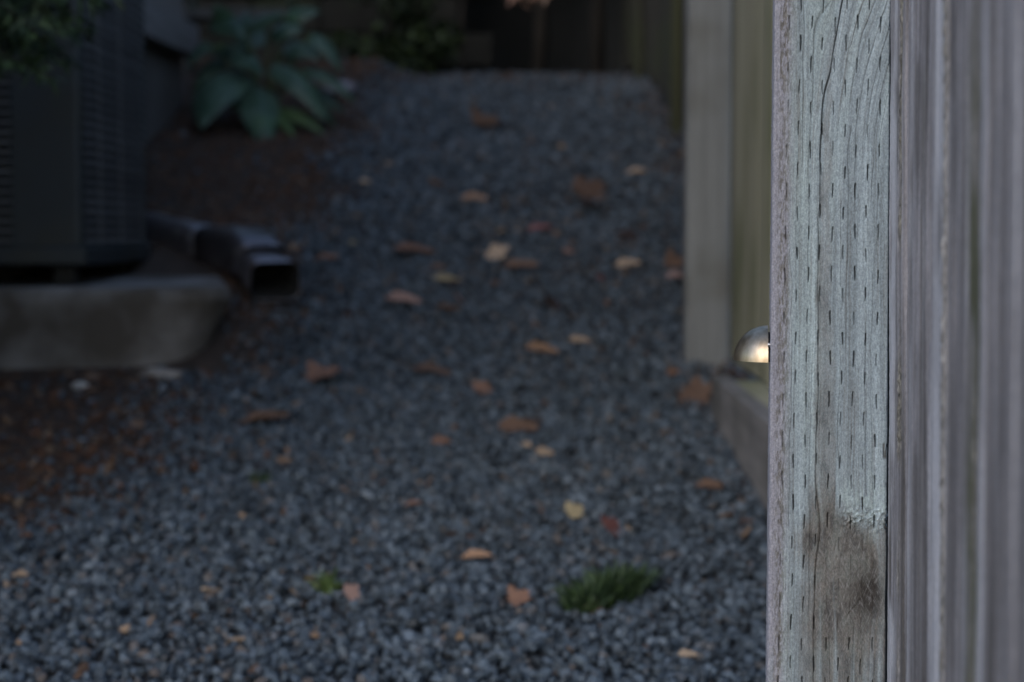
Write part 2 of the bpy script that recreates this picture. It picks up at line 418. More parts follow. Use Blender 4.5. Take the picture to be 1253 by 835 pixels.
# bark and soil crumbs
x, y = scatter(52000, 2.6, 10.8, x0=-1.9)
k = (rng.random(len(x)) < soil(x, y) * .9) & ~pad_mask(x, y); x, y = x[k], y[k]
V, F = chunks(x, y, np.clip(rng.lognormal(math.log(.0085), .45, len(x)), .003, .024), rng.uniform(-.006, .004, len(x)), (1, .45, .28), .25, .4)
tag(obj('bark_mulch', V, F, M['bark']), 'red brown bark crumbs and needles on the soil beside the path', 'mulch', kind='stuff')
x, y = scatter(1900, 2.5, 10.5, x0=-1.2)
fx_ = rng.uniform(.30, .58, 420) ** 1.0; fy_ = rng.uniform(3.0, 10.4, 420); fx_ = fx_ + .12 * sstep(5.6, 6.8, fy_); x = np.concatenate([x, fx_]); y = np.concatenate([y, fy_])
cx_ = rng.normal(.06, .22, 420); cy_ = rng.normal(6.6, 1.0, 420); x = np.concatenate([x, cx_]); y = np.concatenate([y, cy_])
wgt = np.maximum(.22 + .75 * sstep(.1, -.8, x), (y > 5.4) * .6)
k = (rng.random(len(x)) < wgt) & ~pad_mask(x, y); x, y = x[k], y[k]
V, F = chunks(x, y, np.clip(rng.lognormal(math.log(.0085), .5, len(x)), .003, .024), rng.uniform(.003, .009, len(x)), (1, .5, .16), .3, .35)
tag(obj('leaf_litter', V, F, M['litter']), 'small brown leaf crumbs strewn among the gravel', 'litter', kind='stuff')

# ---------------------------------------------------------------- gate post (in focus)
A = math.radians(6.7)
DR = np.array([math.cos(A), -math.sin(A), 0]); DD = np.array([math.sin(A), math.cos(A), 0])   # along the front face, into depth
P0 = np.array([.1962, 1.506, 0])                                                              # front left arris
PW = .0890
def set_tone(o, col):
    a = o.data.color_attributes.new('tone', 'FLOAT_COLOR', 'POINT')
    c = np.ones((len(o.data.vertices), 4), np.float32); c[:, :3] = col
    a.data.foreach_set('color', c.ravel())

def wsc(z):                                       # the post narrows slightly towards its top
    return np.interp(z, [CAMZ - .3735, CAMZ + .147], [1.010, .963])
def post():
    S = .0890 / 144                                            # metres per surveyed pixel on the face
    n = 186
    r = .0032
    cs = []                                                    # (u along face, depth, nx(u), ny(depth), face coordinate px)
    us = np.linspace(r, PW - .0015, n)
    # left side from back to front
    left = [(0, d) for d in np.linspace(.087, r + .001, 22)]
    arc = [(r - r * math.cos(t), r - r * math.sin(t)) for t in np.linspace(0, math.pi / 2, 7)]
    front = [(u, 0) for u in us[1:]]
    rarc = [(PW - .0015 + .0015 * math.sin(t), .0015 - .0015 * math.cos(t)) for t in np.linspace(.4, math.pi / 2, 3)]
    right = [(PW, d) for d in np.linspace(.01, .087, 4)]
    pts = np.array(left + arc + front + rarc + right)
    nc = len(pts)
    # normals of the section
    nrm = np.zeros((nc, 2)); nl, na, nf = len(left), len(arc), len(front)
    nrm[:nl] = (-1, 0)
    for i, t in enumerate(np.linspace(0, math.pi / 2, 7)): nrm[nl + i] = (-math.cos(t), -math.sin(t))
    nrm[nl + na:nl + na + nf] = (0, -1); nrm[nl + na + nf:] = (1, 0)
    # unrolled coordinate across (pixels), 943 = arris
    sx_ = np.zeros(nc)
    seg = np.linalg.norm(np.diff(pts, axis=0), axis=1); cum = np.concatenate([[0], np.cumsum(seg)])
    i0 = nl + 3
    sx_ = 943.5 + (cum - cum[i0]) / S
    zt = CAMZ + .147 * 1.5; zb = CAMZ - .3735 * 1.5
    # height of picture row 0 / 835 on this plane
    def z_of(py): return at(1015, py, 1.50)[2]
    zr = np.concatenate([[-.12, .05, .2], np.linspace(z_of(875), z_of(-40), 1010), [1.3, 1.5, 1.72]])
    y_of = np.interp(zr, [z_of(875), z_of(-40)], [875, -40])
    x = np.broadcast_to(sx_[None, :], (len(zr), nc)).copy(); y = np.broadcast_to(y_of[:, None], x.shape).copy()
    # ---- grain warped coordinate
    wob = 3.0 * (fbm(y / 150, x / 60, 3) - .5) * 2
    top = np.clip((175 - y) / 175, 0, 2.0) ** 1.35
    slant = 27 * top * sstep(978, 1020, x) * (1 + .45 * sstep(1030, 1085, x))
    kx, ky = 1062, 690
    dxk = x - kx; dyk = y - ky
    kn = np.exp(-(dxk / 30) ** 2 - (dyk / 52) ** 2)
    u = x + wob - slant + kn * (-dxk * .55) + 20 * np.exp(-((y - 640) / 40) ** 2) * sstep(1085, 1015, x) * sstep(985, 1015, x) * -.35
    # ---- streak noises (fine across, long along)
    l1 = .5 * fbm(u / 2.3, y / 170, 21, 3) + .5 * fbm(u / 1.25, y / 60, 27, 2); l2 = fbm(u / 6.5, y / 300, 22, 3); l3 = fbm(u / 22, y / 420, 23, 3)
    gr = .6 * fbm(x / 1.5, y / 2.4, 24, 3) + .4 * fbm(u / 1.1, y / 14, 28, 2)
    blot = fbm(x / 16, y / 30, 25, 4)
    green = np.array(lin(160, 173, 181)); green2 = np.array(lin(133, 144, 151)); purple = np.array(lin(150, 149, 160)); brown = np.array(lin(104, 99, 94)); dark = np.array(lin(58, 53, 50)); paleg = np.array(lin(172, 188, 190))
    mixf = lambda a, b, t: a * (1 - t[..., None]) + b * t[..., None]
    c = mixf(np.broadcast_to(green2, x.shape + (3,)), green, np.clip((l2 - .3) * 2.2, 0, 1))
    c = mixf(c, paleg, np.clip((l3 - .55) * 3.5, 0, 1) * .6)
    c = mixf(c, brown * 1.35, np.clip((.46 - l1) * 4, 0, 1) * .4)
    # left purple-grey weathered strip with pitted brown
    lw = sstep(974, 955, x + 7 * (l2 - .5) + 5 * (blot - .5))
    pit = np.clip((.5 * fbm(x / 3.0, y / 13, 31, 3) + .5 * fbm(x / 1.3, y / 4.5, 32, 3) - .46) * 7, 0, 1) * (.5 + .8 * fbm(x / 9, y / 60, 33, 2))
    cl = mixf(np.broadcast_to(purple, x.shape + (3,)) * .93, brown, np.clip(pit, 0, 1) * sstep(948, 953, x))
    c = mixf(c, cl, lw * .92)
    c = mixf(c, purple * .96, sstep(951, 946, x) * .9)
    # brown tongue beside the long crack, widening to the knot
    cxk = np.interp(y, [-40, 250, 420, 560, 640, 700, 875], [1013, 1008, 1009, 1012, 1020, 1040, 1030])
    hw = np.interp(y, [-40, 150, 300, 420, 560, 620, 660, 760, 800, 875], [2, 4, 7, 10, 15, 26, 50, 54, 50, 46])
    bm = sstep(1.35, .6, np.abs(x + 12 * (blot - .5) - cxk) / hw) * sstep(-40, 200, y)
    uedge = 628 + 16 * (fbm(x / 10, y / 22, 41) - .5) * 2 - 16 * np.clip((x - 1050) / 30, 0, 1) ** 2 + 30 * np.clip((1050 - x) / 30, -1, 1) * 0
    below = sstep(uedge - 14, uedge + 50, y + 40 * (gr - .5) + 50 * (blot - .5) - 10 * np.clip((x - 1040) / 40, -1, 1)) * sstep(1000, 1024, x + 12 * (blot - .5))
    fade = 1 - .22 * sstep(760, 820, y)
    bm = np.clip(np.maximum(bm * np.where(x > 1024, sstep(600, 640, y), 1), below), 0, 1) * fade
    cb = mixf(np.broadcast_to(brown * .98, x.shape + (3,)), dark * 1.2, np.clip((blot - .42) * 3, 0, 1))
    cb = mixf(cb, brown * 1.55, np.clip((gr - .58) * 6, 0, 1) * .5)
    bmx = bm * (lambda q: (1 - q) * (.42 + .5 * (blot - .5)) + q)(sstep(560, 640, y)) * np.where(y < 560, 1, .95 - .35 * np.clip((l2 - .5) * 4, 0, 1)); bmx = np.clip(bmx * (.75 + .6 * gr), 0, .9)
    cb = mixf(cb, np.broadcast_to(np.array(lin(122, 128, 124)), x.shape + (3,)), np.clip((fbm(x / 9, y / 18, 51, 4) - .48) * 4, 0, 1) * .4)
    c = mixf(c, cb, bmx)
    kd = np.exp(-((x - 1066) / 24) ** 2 - ((y - 728) / 34) ** 2)
    c = mixf(c, dark * .9, np.clip(kd * 1.1 * (.55 + blot * .7), 0, .85))
    # pale fibres just over the knot
    pf = np.exp(-((y - (604 + 12 * (blot - .5) + 8 * np.sin((x - 1030) / 18))) / 22) ** 2) * sstep(1024, 1036, x) * np.clip(.35 + (fbm(x / 3, y / 5, 66, 3) - .4) * 3, 0, 1)
    c = mixf(c, paleg * 1.04, pf * .6)
    torn = (fbm(x / 3.2, y / 3.2, 67, 4) - .5) * np.exp(-((y - 632) / 15) ** 2) * sstep(1028, 1040, x)
    c *= (1 + 1.6 * torn)[..., None]
    # lower green streaks
    c = mixf(c, green2 * 1.05, sstep(780, 830, y) * np.clip((l2 - .52) * 5, 0, 1) * .45)
    spk = rng.random(x.shape); spk = (spk + np.roll(spk, 1, 0) + .5 * np.roll(spk, 1, 1)) / 2.5
    c *= (.70 + .60 * gr)[..., None] * (.70 + .60 * spk)[..., None]
    fib = np.clip((fbm((x + y * .35 + 3 * blot) / 1.0, y / 7, 57, 2) - .62) * 6, 0, 1) + np.clip((fbm((x - y * .5) / 1.0, y / 8, 58, 2) - .64) * 6, 0, 1)
    c = mixf(c, np.broadcast_to(np.array(lin(160, 160, 162)), x.shape + (3,)), np.clip(fib * np.maximum(bm, lw) * .26, 0, .5))
    c *= (.82 + .36 * l1)[..., None]
    # ---- relief
    h = (l1 - .5) * .0007 + (l2 - .5) * .0007 + (gr - .5) * .00035
    h = h - lw * pit * .0005
    # thin splits following the grain
    def split(x0, w, depth, ya, yb, jit=1.5, dirt=.75, sd=0):
        nonlocal h, c
        xc = x0 + jit * (fbm(y / 38, y * 0 + sd, 60 + sd, 3) - .5) * 2
        d_ = np.abs(u - xc)
        m = np.clip(1 - d_ / w, 0, 1) * sstep(ya - 6, ya + 6, y) * sstep(yb + 6, yb - 6, y) * (.45 + .85 * fbm(y / 22, y * 0 + 3, 80 + sd, 3))
        h = h - depth * m
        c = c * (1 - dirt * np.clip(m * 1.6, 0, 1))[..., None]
    split(1000.5, 1.1, .0024, -40, 190, 2.0, .75, 1); split(1000.5, .8, .0014, 180, 875, 2.0, .5, 2)
    for k, (x0, ya, yb) in enumerate([(1021, -40, 170), (1031, -40, 120), (1043, -40, 210), (1055, -30, 170), (1066, -40, 240), (1073, -40, 300), (1036, 150, 420), (988, 0, 330), (993, 420, 780), (1028, 240, 560), (1060, 250, 600), (1067, 330, 640), (1047, 760, 875), (1020, 740, 875), (1058, 780, 870), (968, 300, 640), (979, -40, 200)]):
        split(x0, .75, .0008, ya, yb, 1.6, .26, 3 + k)
    # incising slits: staggered columns
    cols = [959.5, 973.5, 987.5, 1001.5, 1016, 1030.5, 1044.5, 1058.5, 1073]
    for k, xc in enumerate(cols):
        ph = 27 + (0 if k % 2 == 0 else 25.3)
        lean = -.006 * (y - 400)
        for j in range(-2, 18):
            yc = ph - 50.5 + j * 50.6 + random.uniform(-2.5, 2.5)
            ln = random.uniform(6.5, 9.0); w = random.uniform(.62, 1.0); st = random.uniform(.6, 1.15)
            if xc < 965: st *= .6
            if 655 < yc < 770 and xc > 1005: st *= .3
            xx = xc + lean + random.uniform(-.7, .7) + .3 * np.sin((y - yc) / 5 + k + j)
            sl = 0.6 * slant * 0
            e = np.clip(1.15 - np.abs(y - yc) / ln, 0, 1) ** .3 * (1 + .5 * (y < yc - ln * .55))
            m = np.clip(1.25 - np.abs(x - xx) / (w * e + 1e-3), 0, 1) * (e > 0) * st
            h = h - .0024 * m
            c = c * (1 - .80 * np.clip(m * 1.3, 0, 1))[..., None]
    # chipped right arris
    ch = sstep(1076, 1082, x + 5 * (fbm(x / 4, y / 9, 91) - .5)) * sstep(.52, .60, fbm(x * 0 + 2, y / 26, 92)) * sstep(415, 440, y) * sstep(600, 560, y)
    ch = ch * np.clip((fbm(x / 1.6, y / 11, 93) - .42) * 4, 0, 1); h = h - .0011 * ch; c = mixf(c, brown * .75, np.clip(ch * .8, 0, 1))
    # knot dish + swirl cracks
    h = h - .0016 * kd
    sw = np.abs((x - 1052) + (y - 735) * .75 + 9 * (fbm(y / 7, x / 7, 95) - .5)); m = np.clip(1 - sw / 1.1, 0, 1) * np.clip(fbm(x / 4, y / 4, 96) * 2 - .4, 0, 1) * sstep(710, 722, y) * sstep(758, 744, y)
    h = h - .0016 * m; c = c * (1 - .6 * m)[..., None]
    rg = (fbm(x / 7, y / 3.2, 97) - .5) * sstep(1035, 1045, x) * np.exp(-((y - 634) / 14) ** 2)
    h = h + rg * .0018 + torn * .0045
    # edges stay neat: less relief on side walls
    c = np.clip(c, .01, .8)
    W = P0[None, None] + (pts[:, 0][None, :, None] * wsc(zr)[:, None, None] * DR + pts[:, 1][None, :, None] * DD)
    Nn = nrm[:, 0][None, :, None] * DR + nrm[:, 1][None, :, None] * DD
    V = np.broadcast_to(W, (len(zr), nc, 3)).copy()
    V[..., 2] = zr[:, None]
    V = V + Nn * h[..., None]
    # slight lean of the arris, as surveyed
    V += DR * ((zr - CAMZ) * .0015)[:, None, None]
    F = grid_faces(len(zr), nc)
    nV = len(zr) * nc
    org = P0 + DR * .0445 + DD * .0445; org[2] = float(G(org[0], org[1]))
    Vf = V.reshape(-1, 3)
    o = obj('gate_post', Vf, F, M['wood_tone'], org=org, smooth=True)
    # close the back and the top with a simple core sunk a hair inside
    set_tone(o, c.reshape(-1, 3))
    return o
gp = post()
tag(gp, 'weathered grey green timber gate post with rows of small slits and the brass light', 'post')
mb = MB()
R = np.array([[math.cos(-A), -math.sin(-A), 0], [math.sin(-A), math.cos(-A), 0], [0, 0, 1]])
lo = P0 + np.array([.004, .004, 0]); hi = lo + np.array([PW * .95 - .008, .0846, 0]); lo[2] = -.12; hi[2] = 1.722
mb.box(lo, hi, .002, R, P0)
mb.make('core', M['beam'], gp)

# ---------------------------------------------------------------- gate of vertical planks running from the post toward the camera
G0 = P0 + DR * (PW + .0026) + DD * .003
gate = empty('garden_gate', (*G0[:2], .06), 'purple grey plank gate standing open beside the post at the right edge', 'gate')
def gate_plank(t0, t1, proud, seed, stops):
    nt_ = max(12, int((t1 - t0) / .0013)); zs = np.concatenate([np.linspace(.06, .24, 4)[:-1], np.linspace(.24, 1.02, 330), [1.3, 1.7]])
    r = .004
    ts = np.linspace(t0, t1, nt_)
    T, Z = np.meshgrid(ts, zs)
    e = np.minimum(T - t0, t1 - T)
    rnd = np.where(e < r, r - np.sqrt(np.maximum(r * r - (r - e) ** 2, 0)), 0)
    tp = T * 1000
    wv = 6 * (fbm(Z * 5, T * 6, seed) - .5)
    l1 = fbm((tp + wv) / 3.2, Z * 5, seed + 1, 3); l2 = fbm((tp + wv) / 12, Z * 5.0, seed + 2, 4); l3 = fbm((tp + wv) / 30, Z * 6, seed + 3, 4); gr = fbm(tp / 2.2, Z * 420, seed + 4, 2); l4 = fbm((tp + wv) / 5.5, Z * 9, seed + 6, 3)
    base = np.array(lin(134, 131, 136)); dk = np.array(lin(84, 81, 80)); pale = np.array(lin(182, 183, 192)); olive = np.array(lin(82, 84, 66))
    mixf = lambda a, b, t: a * (1 - t[..., None]) + b * t[..., None]
    c = mixf(np.broadcast_to(base, T.shape + (3,)), dk, np.clip((.50 - l2) * 4.5, 0, 1) * .8)
    c = mixf(c, pale, np.clip((l3 - .60) * 5, 0, 1) * .5)
    c = mixf(c, dk * .9, np.clip((.45 - l1) * 6, 0, 1) * .65); c = mixf(c, pale, np.clip((l1 - .58) * 6, 0, 1) * .4)
    k4 = .76 if t0 < .55 else .3; c *= ((.85 + .3 * gr) * (1 - k4 / 2 + k4 * l4))[..., None]
    rel = (l1 - .5) * .0022 + (l4 - .5) * .0018 + (l2 - .5) * .0016 + (gr - .5) * .0004
    for (tc_, w, kind, amt) in stops:
        brk = np.clip((fbm(Z * 16, T * 9, seed + 9 + int(tc_ * 100)) - .28) * 3.4, 0, 1)
        m = np.exp(-((T - tc_) / w) ** 2) * amt * brk
        c = mixf(c, {'pale': pale, 'olive': olive, 'dark': dk * .8, 'crust': np.array(lin(132, 127, 118))}[kind], np.clip(m, 0, 1))
        if kind == 'crust':
            rel = rel + m * (fbm(tp / 2.2, Z * 260, seed + 40, 3) - .5) * .005
            c *= (1 + m * (fbm(tp / 2.5, Z * 300, seed + 41, 3) - .5) * 3.4)[..., None]
    off = proud - rnd + rel
    Wd = G0[None, None] - DD * T[..., None] - DR * off[..., None]
    Wd[..., 2] = Z
    Wd = Wd + DR * (PW * (wsc(Z) - 1))[..., None]
    V = Wd.reshape(-1, 3); F = grid_faces(len(zs), nt_)
    # back face for thickness
    nV = len(V)
    B = []
    for z in (.06, 1.7):
        for t in (t0, t1): q = G0 - DD * t + DR * .018; B.append((q[0], q[1], z))
    i00, i01 = 0, nt_ - 1; i10, i11 = (len(zs) - 1) * nt_, len(zs) * nt_ - 1
    F = [tuple(f) for f in F.tolist()] + [(nV, nV + 2, nV + 3, nV + 1), (i10, i11, nV + 3, nV + 2), (i00, nV, nV + 1, i01),
         tuple([i * nt_ for i in range(len(zs))][::-1] + [nV, nV + 2])[::-1], tuple([i * nt_ + nt_ - 1 for i in range(len(zs))] + [nV + 3, nV + 1])[::-1]]
    o = obj('plank', np.concatenate([V, np.array(B)]), F, M['wood_tone'], gate, smooth=True)
    cc = np.concatenate([np.clip(c, .01, .8).reshape(-1, 3), np.tile(base, (4, 1))]); set_tone(o, cc)
    return o
pk = [(.000, .137, .0015, [(.03, .045, 'pale', .95), (.105, .014, 'crust', 1.0), (.075, .012, 'dark', .7)]),
      (.140, .277, -.0005, [(.17, .02, 'pale', .45), (.22, .03, 'dark', .6), (.268, .012, 'olive', .5)]),
      (.280, .417, .0010, [(.30, .012, 'dark', .9), (.375, .024, 'pale', 1.0), (.392, .014, 'pale', 1.0), (.408, .007, 'crust', .9), (.35, .02, 'pale', .4)]),  # pale stripes: worn plank edge plus its caught highlight, put into the colour
      (.420, .558, .0000, [(.45, .03, 'dark', .45), (.540, .022, 'olive', 1.0), (.553, .006, 'crust', .7), (.515, .01, 'pale', .5)]),
      (.563, .700, .0010, [(.572, .010, 'olive', 1.0), (.590, .010, 'pale', .8)]),
      (.703, .840, .0000, [(.76, .03, 'dark', .4)]), (.843, .980, .0008, [(.9, .03, 'pale', .4)]), (.983, 1.12, 0, [(1.0, .02, 'dark', .4)])]
for i, (a, b_, pr, st) in enumerate(pk): gate_plank(a, b_, pr, 200 + i * 13, st)
mb = MB(); a = P0 + DR * (PW * .964 + .0004) + DD * .091; mb.box((*a[:2], .06), (a[0] + .06, a[1] + .02, 1.7), .001, R, a); mb.make('gap_blocker', M['black'], gate)  # added black strip keeps light from showing between post and gate
for z in (.35, 1.45):
    mb = MB(); a = G0 - DD * 1.12 + DR * .020; b_ = G0 + DR * .020
    mb.add([(*(a)[:2], z), (*(b_)[:2], z), (*(b_ + DR * .038)[:2], z), (*(a + DR * .038)[:2], z), (*(a)[:2], z + .09), (*(b_)[:2], z + .09), (*(b_ + DR * .038)[:2], z + .09), (*(a + DR * .038)[:2], z + .09)],
           [(0, 1, 2, 3), (4, 7, 6, 5), (0, 4, 5, 1), (1, 5, 6, 2), (2, 6, 7, 3), (3, 7, 4, 0)])
    mb.make('rail', M['beam'], gate)

# ---------------------------------------------------------------- brass half-dome light on the post's left side
LZ = at(943, 440.5, 1.545)[2]
LC0 = P0 + DD * .040; LC0[2] = LZ
light = empty('step_light', LC0, 'small brass half dome light fixed to the left side of the post', 'light')
def dome():
    Rr, th = .0268, .0014
    nu, nv = 40, 20
    V = []; F = []
    def sph(R_, off):
        P = []
        for j in range(nv + 1):
            el = math.pi / 2 * j / nv
            for i in range(nu + 1):
                az = -math.pi / 2 + math.pi * i / nu                 # around the outward axis (-DR)
                out = R_ * math.cos(el) * math.cos(az); al = R_ * math.cos(el) * math.sin(az); up = R_ * math.sin(el)
                P.append(LC0 - DR * (out + off) + DD * al + np.array([0, 0, up]))
        return P
    V = sph(Rr, .0016) + sph(Rr - th, .0016)
    n = (nu + 1) * (nv + 1)
    for j in range(nv):
        for i in range(nu):
            a = j * (nu + 1) + i
            F.append((a, a + 1, a + nu + 2, a + nu + 1)); F.append((n + a, n + a + nu + 1, n + a + nu + 2, n + a + 1))
    for i in range(nu): F.append((i, n + i, n + i + 1, i + 1))
    for j in range(nv):
        for i in (0, nu):
            a = j * (nu + 1) + i; b2 = a + nu + 1
            F.append((a, b2, n + b2, n + a) if i == 0 else (a, n + a, n + b2, b2))
    o = obj('hood', V, F, M['brass'], light, smooth=True)
    o.data.polygons.foreach_set('use_smooth', [True] * len(o.data.polygons))
    try:
        o.data.set_sharp_from_angle(angle=math.radians(40))
    except Exception: pass
dome()
mb = MB()                                        # back plate: half disc against the wood
pl = [LC0 + DD * (.0215 * math.cos(t)) + np.array([0, 0, .0215 * math.sin(t)]) for t in np.linspace(0, math.pi, 18)]
V = [p + DR * .0002 for p in pl] + [p - DR * .0016 for p in pl]; n = len(pl)
mb.add(V, [tuple(range(n)), tuple(range(n, 2 * n))[::-1]] + [(i, i + n, (i + 1) % n + n, (i + 1) % n) for i in range(n)])
mb.make('back_plate', M['black'], light)
mb = MB()
c0 = LC0 - DR * .009 + np.array([0, 0, .004])
mb.tube([c0 - DD * .011, c0 + DD * .011], .0045, 14)
mb.make('lens', M['lens'], light)
mb = MB()
c0 = LC0 - DD * .0245 + np.array([0, 0, .0135])
mb.tube([c0 + DR * .0005, c0 - DR * .0020], .0016, 10); mb.make('screw', M['steel'], light)

# ---------------------------------------------------------------- middle fence on the right: post, planks, sill board
def plank_box(mb, x0, x1, y0, y1, z0, z1, b=.003): mb.box((x0, y0, z0), (x1, y1, z1), b)
f1 = empty('plank_fence', (.60, 4.4, float(G(.6, 4.4))), 'grey green weathered plank fence just beyond the gate post, with a sill board', 'fence')
y = 2.55; i = 0
while y < 5.36:
    w = .138
    mb = MB(); o = random.uniform(-.002, .002)
    mb.box((.592 + o, y, CAMZ - .44 + .0 * i), (.612 + o, min(y + w, 5.375), CAMZ + 1.05), .003)
    mb.make('plank', M['fence_moss'], f1, org=(.60, y + w / 2, CAMZ)); y += w + .004; i += 1
for z in (CAMZ - .25, CAMZ + .75):
    mb = MB(); mb.box((.614, 2.55, z), (.652, 5.38, z + .09), .003); mb.make('rail', M['fence_dark'], f1)
# sill board, level on top, gravel rising against it
mb = MB()
ytop0 = at(939, 513, 3.70)[2]; ytop1 = at(869, 458, 4.72)[2]
xa, xb = .4745, .474
def sill():
    mb = MB()
    ya, yb = 2.62, 4.70
    zt = lambda yy: ytop0 + (ytop1 - ytop0) * (yy - 3.7) / 1.02
    n = 24
    for k in range(n + 1):
        yy = ya + (yb - ya) * k / n; w = .002 * math.sin(k * 1.7)
        z = zt(yy)
        for (dx, dz) in ((0, -.26), (0, -.004), (.004, 0), (.034, 0), (.038, -.004), (.038, -.26)):
            mb.V.append((.4735 + dx + w * (dx < .01), yy, z + dz))
    for k in range(n):
        for j in range(5): mb.F.append((k * 6 + j, k * 6 + j + 1, (k + 1) * 6 + j + 1, (k + 1) * 6 + j))
    mb.F += [(0, 5, 4, 3, 2, 1), tuple(n * 6 + q for q in range(6))]
    mb.make('sill_board', M['sill'], f1)
    mb = MB()                                    # packing behind the sill
    mb.box((.512, 2.62, .0), (.590, 4.69, zt(3.7) - .02), .004); mb.make('backing', M['fence_moss'], f1)
sill()
# the standing post
x0 = at(840, 300, 5.40)[0]; x1 = at(894, 300, 5.40)[0]
px = empty('fence_post', ((x0 + x1) / 2, 5.45, float(G(.53, 5.45))), 'thick grey timber fence post on the gravel, end of the grey green planks', 'post')
mb = MB(); mb.box((x0, 5.40, px.location[2] - .2), (x1, 5.515, CAMZ + 1.15), .006); mb.make('shaft', M['fence'], px)
mb = MB(); mb.box((x0 - .012, 5.388, CAMZ + 1.151), (x1 + .012, 5.527, CAMZ + 1.17), .005); mb.make('cap', M['fence'], px)
# far fence, dark and mossy, to the end of the path
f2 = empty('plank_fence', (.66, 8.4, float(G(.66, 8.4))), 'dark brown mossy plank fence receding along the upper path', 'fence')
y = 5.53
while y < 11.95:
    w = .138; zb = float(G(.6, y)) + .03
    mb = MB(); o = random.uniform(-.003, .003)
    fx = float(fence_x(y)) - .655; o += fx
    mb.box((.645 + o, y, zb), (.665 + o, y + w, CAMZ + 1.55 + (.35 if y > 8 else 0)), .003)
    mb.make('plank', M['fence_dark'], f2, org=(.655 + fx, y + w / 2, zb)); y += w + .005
for yy in (8.9, 10.6):
    fx = float(fence_x(yy)) - .655
    q = empty('fence_post', (.62 + fx, yy, float(G(.62 + fx, yy))), 'mossy olive post half hidden by the thick grey post' if yy < 9 else 'dark post near the far end of the fence', 'post')
    mb = MB(); mb.box((.595 + fx, yy - .045, q.location[2] - .15), (.642 + fx, yy + .045, CAMZ + 1.75), .005)
    mb.make('shaft', M['fence_olive'] if yy < 9 else M['fence_dark'], q)

# ---------------------------------------------------------------- far end: shade-darkened board fence, trees, shrubs
fb = empty('board_fence', (-.6, 12.6, float(G(-.6, 12.6))), 'board fence darkened for deep shade across the far end behind the trees', 'fence')
x = -3.4
while x < 1.6:
    mb = MB(); o = random.uniform(-.01, .01); mb.box((x, 12.6 + o, float(G(x, 12.6)) - .05), (x + .203, 12.622 + o * (1 if int(x * 50) % 2 else 1), CAMZ + 3.0 + random.uniform(-.01, .01)), .003)
    mb.make('plank', M['shaded_boards'], fb, org=(x + .09, 12.6, CAMZ)); x += .19
def leaf_cloud(centers, radii, n, size, aspect=.6, seed=0):
    r = np.random.default_rng(seed)
    centers = np.array(centers, float); radii = np.array(radii, float)
    k = r.integers(0, len(centers), n)
    d = r.normal(size=(n, 3)); d /= np.linalg.norm(d, axis=1)[:, None]
    rad = r.uniform(.35, 1, n) ** .6
    p = centers[k] + d * rad[:, None] * radii[k]
    a = r.normal(size=(n, 3)); a /= np.linalg.norm(a, axis=1)[:, None]
    b = np.cross(a, r.normal(size=(n, 3))); b /= np.linalg.norm(b, axis=1)[:, None]
    s = r.uniform(.6, 1.3, n)[:, None] * size
    c = np.cross(a, b)
    Q = np.stack([p - a * s, p + b * s * aspect + c * s * .15, p + a * s, p - b * s * aspect + c * s * .15], 1)
    return Q.reshape(-1, 3), np.arange(n * 4).reshape(-1, 4)
def tree(name, label, cat, base, trunk_pts, rads, blobs, n, size, mat, group=None, seed=0):
    t = empty(name, base, label, cat, group)
    mb = MB(); mb.tube(trunk_pts, rads, 9)
    top = np.array(trunk_pts[-1])
    for (c, rr) in blobs[:6]:
        c = np.array(c); st = np.array(trunk_pts[len(trunk_pts) // 2])
        mb.tube([st, (st + c) / 2 + np.array([0, 0, .08]), c], [rads[-1] * .8, rads[-1] * .5, rads[-1] * .25], 6)
    mb.make('trunk', M['trunk'], t, smooth=True)
    V, F = leaf_cloud([b[0] for b in blobs], [b[1] for b in blobs], n, size, .55, seed)
    obj('crown', V, F, mat, t)
    return t
gz = lambda x, y: float(G(x, y))
bl = [((-1.6 + .75 * i + random.uniform(-.2, .2), 10.6 + random.uniform(-.7, 1.2), 3.6 + random.uniform(-.4, .9)), (.75, .9, .55)) for i in range(5)]  # unseen crown overhead, added to shade the far end
bl += [((-1.5 + .8 * i, 10.6 + random.uniform(-.6, .6), 4.3 + random.uniform(-.2, .5)), (.7, .8, .5)) for i in range(4)]
tree('shade_crown_tree', 'dark slim trunk with added shading crown before the far fence, right of the leaning one', 'tree', (.49, 11.6, gz(.49, 11.6)),
     [(.49, 11.6, gz(.49, 11.6) - .1), (.50, 11.6, 2.4), (.45, 11.5, 3.6)], [.045, .04, .03], bl, 9000, .07, M['evergreen'], seed=3)
bl = [((-.9 + .6 * i, 11.6 + random.uniform(-.4, .4), 3.2 + random.uniform(-.3, .6)), (.6, .6, .5)) for i in range(4)]  # second unseen crown, likewise added for shade
tree('shade_crown_tree', 'leaning dark trunk with added shading crown before the far fence, left of the slim straight one', 'tree', (.16, 11.9, gz(.16, 11.9)),
     [(.16, 11.9, gz(.16, 11.9) - .1), (.19, 11.9, 2.2), (.28, 11.8, 3.2)], [.05, .045, .03], bl, 4000, .07, M['evergreen'], seed=4)
